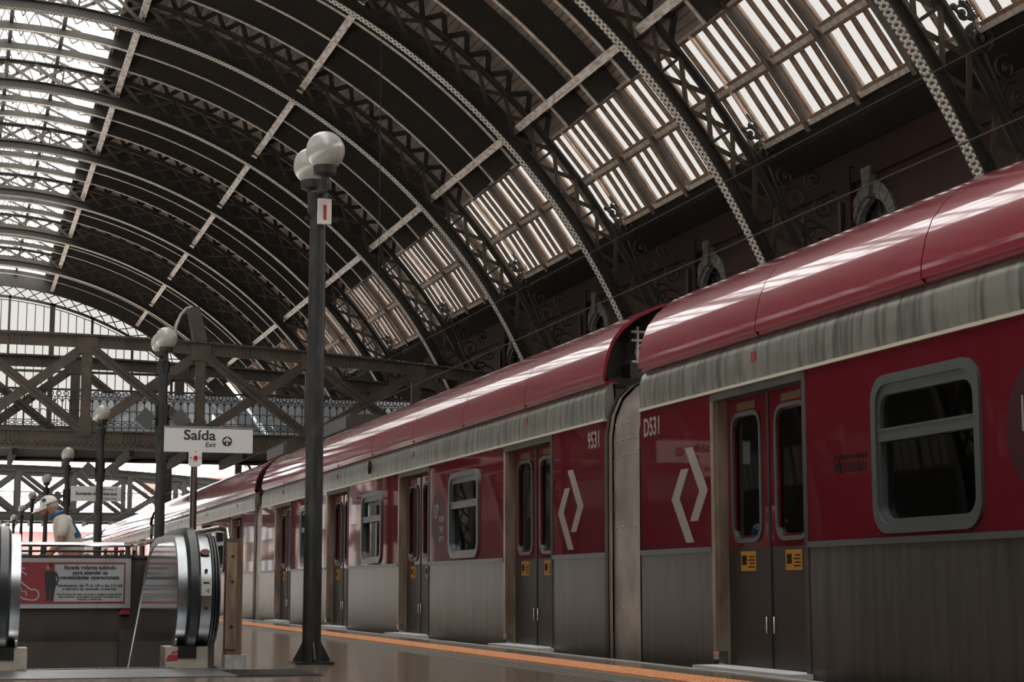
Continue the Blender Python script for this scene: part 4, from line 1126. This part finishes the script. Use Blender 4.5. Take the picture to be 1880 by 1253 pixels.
# timber fender post with concrete foot
fp = thing('fender_post', 'weathered square wooden post on a pale concrete foot beside the escalator', 'post', (1.925, 13.12, 0))
MB().prism([(-.055, -.06), (.04, -.06), (.06, -.04), (.06, .06), (-.06, .06), (-.06, -.05)], lambda p: (p[0], p[1], .10), lambda p: (p[0]*.97, p[1]*.97, .93)).build('timber', 'old_wood', fp)
MB().box(-.062, .012, -.07, -.055, .14, .90).build('worn_batten', 'worn_wood', fp)
for z in (.30, .62, .80): MB().lathe([(.012, -.003), (.012, .003)], 8).build('bolt', 'black', fp, (-.02, -.072, z), rot=(R_(90), 0, 0))
MB().box(-.065, .09, -.09, .07, 0, .10).build('foot', 'concrete', fp)
gr = thing('floor_grate', 'dark ribbed drainage grate in the floor in front of the wooden post', 'grate', (2.05, 12.35, 0))
for k in range(9): MB().box(-.25, .28, -.42+.1*k, -.37+.1*k, 0.001, .010).build('rib', 'black', gr)
MB().box(-.27, .30, -.45, -.43, 0, .006).build('frame', 'iron', gr)

# ================================================================== WIRES AND CABLES
def wire(name, label, pts, r=.012):
    return tag(MB().tube(pts, r, 5).build(name, 'wire'), label, 'wire')
wire('contact_wire', 'thin overhead wire running along above the train roof', [(7.05, -10, 3.86), (7.05, 60, 3.86), (7.05, 130, 3.86)], .008)
wire('messenger_wire', 'upper overhead wire above the train, sagging between the arches', [(7.2, -10, 4.6), (7.2, 60, 4.6), (7.2, 130, 4.6)], .005)
def sag(p0, p1, d, n=12): return [tuple(p0[c] + (p1[c]-p0[c])*i/n - (d*4*(i/n)*(1-i/n) if c == 2 else 0) for c in range(3)) for i in range(n+1)]
for i in range(1, 6):
    wire('slack_cable', 'slack cable drooping along the wall beyond the %s arch truss from top right' % ORD[i], sag((19.3, RIBS[i], 9.9), (19.4, RIBS[i]+BAY, 9.8), 1.0 + .3*(i % 2)), .009)
wire('hanging_cable', 'thin cable hanging straight down from the second arch truss', [(10.7, RIBS[3]+.3, 16.4), (10.7, RIBS[3]+.3, 7.5)], .010)

# ================================================================== PEOPLE
def skin_mesh(name, nodes, edges, m, sub=2):
    """nodes: {key: (pos, rx, ry)}; grows one continuous surface over the joints"""
    keys = list(nodes); me = bpy.data.meshes.new(name)
    me.from_pydata([nodes[k][0] for k in keys], [(keys.index(a), keys.index(b_)) for a, b_ in edges], [])
    o_ = bpy.data.objects.new(name, me); COL.objects.link(o_)
    sm = o_.modifiers.new('skin', 'SKIN'); ss = o_.modifiers.new('sub', 'SUBSURF'); ss.levels = sub; ss.render_levels = sub
    if not me.skin_vertices:
        bpy.context.view_layer.objects.active = o_
        bm = bmesh.new(); bm.from_mesh(me); bm.verts.layers.skin.verify(); bm.to_mesh(me); bm.free()
    for k, sv in zip(keys, me.skin_vertices[0].data): sv.radius = nodes[k][1:3]; sv.use_root = (k == keys[0])
    dg = bpy.context.evaluated_depsgraph_get(); dg.update()
    out = bpy.data.meshes.new_from_object(o_.evaluated_get(dg)); bpy.data.objects.remove(o_)
    out.name = name; out.materials.clear(); out.materials.append(MATS[m])
    out.polygons.foreach_set('use_smooth', [True]*len(out.polygons))
    return out
def hand_nodes(nd, ed, wrist, key, direction, side):
    d = Vector(direction).normalized(); s = Vector(side).normalized(); w_ = Vector(wrist)
    nd[key+'palm'] = (tuple(w_ + d*.07), .028, .034); ed.append((key+'wr', key+'palm'))
    for j, (o_, L) in enumerate(((-.03, .062), (-.01, .075), (.01, .072), (.03, .055))):
        b0 = w_ + d*.10 + s*o_; k1, k2 = key+'f%da' % j, key+'f%db' % j
        nd[k1] = (tuple(b0), .0095, .0095); nd[k2] = (tuple(b0 + d*L*.9 + Vector((0, .012, -.01))), .008, .008)
        ed += [(key+'palm', k1), (k1, k2)]
    nd[key+'t1'] = (tuple(w_ + d*.06 + s*(-.045)), .011, .011); nd[key+'t2'] = (tuple(w_ + d*.095 + s*(-.062)), .0095, .0095)
    ed += [(key+'palm', key+'t1'), (key+'t1', key+'t2')]
# man bending over: faces -x, head hanging forward
pm = thing('person', 'man in white cap and pale T-shirt with blue collar, bending forward behind the parapet', 'person', (1.30, 21.7, 0))
nd = {'hip': ((.0, 0, .90), .15, .13), 'waist': ((-.03, 0, 1.05), .135, .15), 'chest': ((-.09, 0, 1.22), .14, .165), 'neckb': ((-.16, 0, 1.385), .075, .085), 'neck': ((-.22, 0, 1.44), .058, .058),
      'skull': ((-.29, 0, 1.525), .092, .078), 'jaw': ((-.345, 0, 1.455), .055, .050), 'chin': ((-.365, 0, 1.415), .03, .034), 'nose': ((-.405, 0, 1.475), .013, .013), 'earL': ((-.275, -.085, 1.49), .016, .012), 'earR': ((-.275, .085, 1.49), .016, .012)}
ed = [('hip', 'waist'), ('waist', 'chest'), ('chest', 'neckb'), ('neckb', 'neck'), ('neck', 'skull'), ('skull', 'jaw'), ('jaw', 'chin'), ('jaw', 'nose'), ('skull', 'earL'), ('skull', 'earR')]
for s, k in ((-1, 'L'), (1, 'R')):
    nd['sh'+k] = ((-.12, s*.18, 1.35), .062, .066); nd['el'+k] = ((-.16, s*.23, 1.08), .044, .044); nd[k+'wr'] = ((-.32, s*.16, .90), .030, .030)
    ed += [('chest', 'sh'+k), ('sh'+k, 'el'+k), ('el'+k, k+'wr')]
    hand_nodes(nd, ed, nd[k+'wr'][0], k, (-.5, -.2*s, -.8), (0, 1, 0))
    nd['hp'+k] = ((.01, s*.09, .84), .095, .095); nd['kn'+k] = ((-.05, s*.11, .48), .062, .062); nd['an'+k] = ((.0, s*.11, .09), .042, .042); nd['to'+k] = ((-.16, s*.12, .035), .036, .034)
    ed += [('hip', 'hp'+k), ('hp'+k, 'kn'+k), ('kn'+k, 'an'+k), ('an'+k, 'to'+k)]
inst('body', skin_mesh('body', nd, ed, 'skin'), pm)
g_ = .020
nd2 = {'hip': ((.02, 0, .88), .175, .155), 'waist': ((-.03, 0, 1.05), .155, .175), 'chest': ((-.09, 0, 1.22), .165, .19), 'neckb': ((-.155, 0, 1.37), .10, .115)}
ed2 = [('hip', 'waist'), ('waist', 'chest'), ('chest', 'neckb')]
for s, k in ((-1, 'L'), (1, 'R')):
    nd2['sh'+k] = ((-.115, s*.185, 1.345), .082, .088); nd2['sl'+k] = ((-.15, s*.225, 1.14), .064, .066); ed2 += [('chest', 'sh'+k), ('sh'+k, 'sl'+k)]
shirt_me = skin_mesh('shirt', nd2, ed2, 'shirt'); shirt = inst('shirt', shirt_me, pm)
# printed area on the back: offset copy of the shirt faces there
pr = MB()
for p in shirt_me.polygons:
    c = p.center
    if 1.17 < c.z < 1.33 and p.normal.x > .25 and c.y < .09 and c.y > -.16:
        pr.add([tuple(shirt_me.vertices[i].co + p.normal*.006) for i in p.vertices], [tuple(range(len(p.vertices)))])
pr.build('back_print', 'blue_ink', shirt)
nd3 = {'hip': ((.0, 0, .90), .155, .14)}; ed3 = []
for s, k in ((-1, 'L'), (1, 'R')):
    nd3['hp'+k] = ((.01, s*.09, .83), .108, .108); nd3['kn'+k] = ((-.05, s*.11, .48), .078, .078); nd3['an'+k] = ((.0, s*.11, .12), .066, .066); ed3 += [('hip', 'hp'+k), ('hp'+k, 'kn'+k), ('kn'+k, 'an'+k)]
inst('trousers', skin_mesh('trousers', nd3, ed3, 'trousers'), pm)
for s in (-1, 1): MB().prism(rrect(-.22, .06, 0, .085, .04), lambda p: (p[0], s*.12-.045, p[1]), lambda p: (p[0], s*.12+.045, p[1])).build('shoe', 'black', pm)
col_ = MB().tube([(-.20+.075*math.cos(i*math.pi/8), .085*math.sin(i*math.pi/8), 1.425+.035*math.cos(i*math.pi/8)) for i in range(16)], .022, 6, closed=True); col_.build('collar', 'blue_ink', pm, smooth=True)
hr = uv_sphere(.094, (0, 0, 0), 14, 8); hr.v = [(v[0]*.95, v[1]*.88, v[2]*.85) for v in hr.v]; hr.build('hair', 'hair', pm, (-.262, 0, 1.525), smooth=True)
cap = MB(); tilt = R_(-22)
dome = [(.106*math.cos(R_(t)), .098*math.sin(R_(t))) for t in range(0, 90, 12)] + [(.004, .100)]
cap.lathe(dome, 18); crown = cap.build('cap', 'cap_white', pm, (-.292, 0, 1.548), smooth=True, rot=(0, tilt, 0))
vis = MB(); n = 10; top_ = []
for i in range(n+1):
    a = R_(-75 + 150*i/n); top_ += [(-.095*math.cos(a), .095*math.sin(a), .012), (-.095*math.cos(a)-.125*math.cos(a*1.1), .09*math.sin(a), -.035)]
vs = [(x, y, z) for x, y, z in top_] + [(x, y, z-.008) for x, y, z in top_]; k0 = len(top_); fs = []
for i in range(n):
    a, b_, c, d = 2*i, 2*i+1, 2*i+3, 2*i+2; fs += [(a, b_, c, d), (k0+d, k0+c, k0+b_, k0+a), (b_, k0+b_, k0+c, c)]
vis.add(vs, fs); vis.build('visor', 'cap_white', crown)
MB().prism([(-.045+.026*math.cos(i*math.pi/6), .055+.022*math.sin(i*math.pi/6)) for i in range(12)], lambda p: (p[0], -.094, p[1]), lambda p: (p[0]*.9, -.102, p[1])).build('cap_badge', 'blue_ink', crown)

# passenger standing inside the second car, seen through its first window
pp = thing('person', 'dim standing passenger in a khaki top behind the window of the second train car', 'person', (6.45, 20.35, 0))
nd = {'hip': ((0, 0, .95), .13, .15), 'waist': ((0, 0, 1.08), .12, .145), 'chest': ((0, 0, 1.28), .125, .17), 'neckb': ((0, 0, 1.45), .07, .075), 'neck': ((0, 0, 1.51), .055, .055), 'skull': ((0, 0, 1.64), .09, .078), 'chin': ((-.06, 0, 1.56), .04, .04), 'nose': ((-.105, 0, 1.61), .013, .013)}
ed = [('hip', 'waist'), ('waist', 'chest'), ('chest', 'neckb'), ('neckb', 'neck'), ('neck', 'skull'), ('skull', 'chin'), ('chin', 'nose')]
for s, k in ((-1, 'L'), (1, 'R')):
    nd['sh'+k] = ((0, s*.2, 1.40), .06, .06); nd['el'+k] = ((-.03, s*.25, 1.12), .042, .042); nd[k+'wr'] = ((-.14, s*.2, .93), .03, .03)
    ed += [('chest', 'sh'+k), ('sh'+k, 'el'+k), ('el'+k, k+'wr')]; hand_nodes(nd, ed, nd[k+'wr'][0], k, (-.6, 0, -.7), (0, 1, 0))
    nd['hp'+k] = ((0, s*.09, .87), .09, .09); nd['kn'+k] = ((-.02, s*.1, .48), .06, .06); nd['an'+k] = ((0, s*.1, .09), .042, .042); nd['to'+k] = ((-.15, s*.11, .035), .036, .034)
    ed += [('hip', 'hp'+k), ('hp'+k, 'kn'+k), ('kn'+k, 'an'+k), ('an'+k, 'to'+k)]
inst('body', skin_mesh('body', nd, ed, 'skin'), pp)
nd2 = {'hip': ((0, 0, .90), .15, .17), 'waist': ((0, 0, 1.08), .14, .165), 'chest': ((0, 0, 1.28), .145, .19), 'neckb': ((0, 0, 1.44), .09, .10)}
ed2 = [('hip', 'waist'), ('waist', 'chest'), ('chest', 'neckb')]
for s, k in ((-1, 'L'), (1, 'R')):
    nd2['sh'+k] = ((0, s*.2, 1.395), .078, .078); nd2['el'+k] = ((-.03, s*.25, 1.14), .062, .062); ed2 += [('chest', 'sh'+k), ('sh'+k, 'el'+k)]
mat('khaki', (.42, .36, .27), .85)
inst('top', skin_mesh('top', nd2, ed2, 'khaki'), pp)
hr = uv_sphere(.098, (0, 0, 0), 14, 8); hr.v = [(v[0], v[1]*.88, v[2]*.95) for v in hr.v]; hr.build('hair', 'black', pp, (.02, 0, 1.67), smooth=True)
nd3 = {'hip': ((0, 0, .93), .14, .16)}; ed3 = []
for s, k in ((-1, 'L'), (1, 'R')):
    nd3['hp'+k] = ((0, s*.09, .86), .1, .1); nd3['kn'+k] = ((-.02, s*.1, .48), .075, .075); nd3['an'+k] = ((0, s*.1, .1), .06, .06); ed3 += [('hip', 'hp'+k), ('hp'+k, 'kn'+k), ('kn'+k, 'an'+k)]
inst('trousers', skin_mesh('trousers', nd3, ed3, 'trousers'), pp)
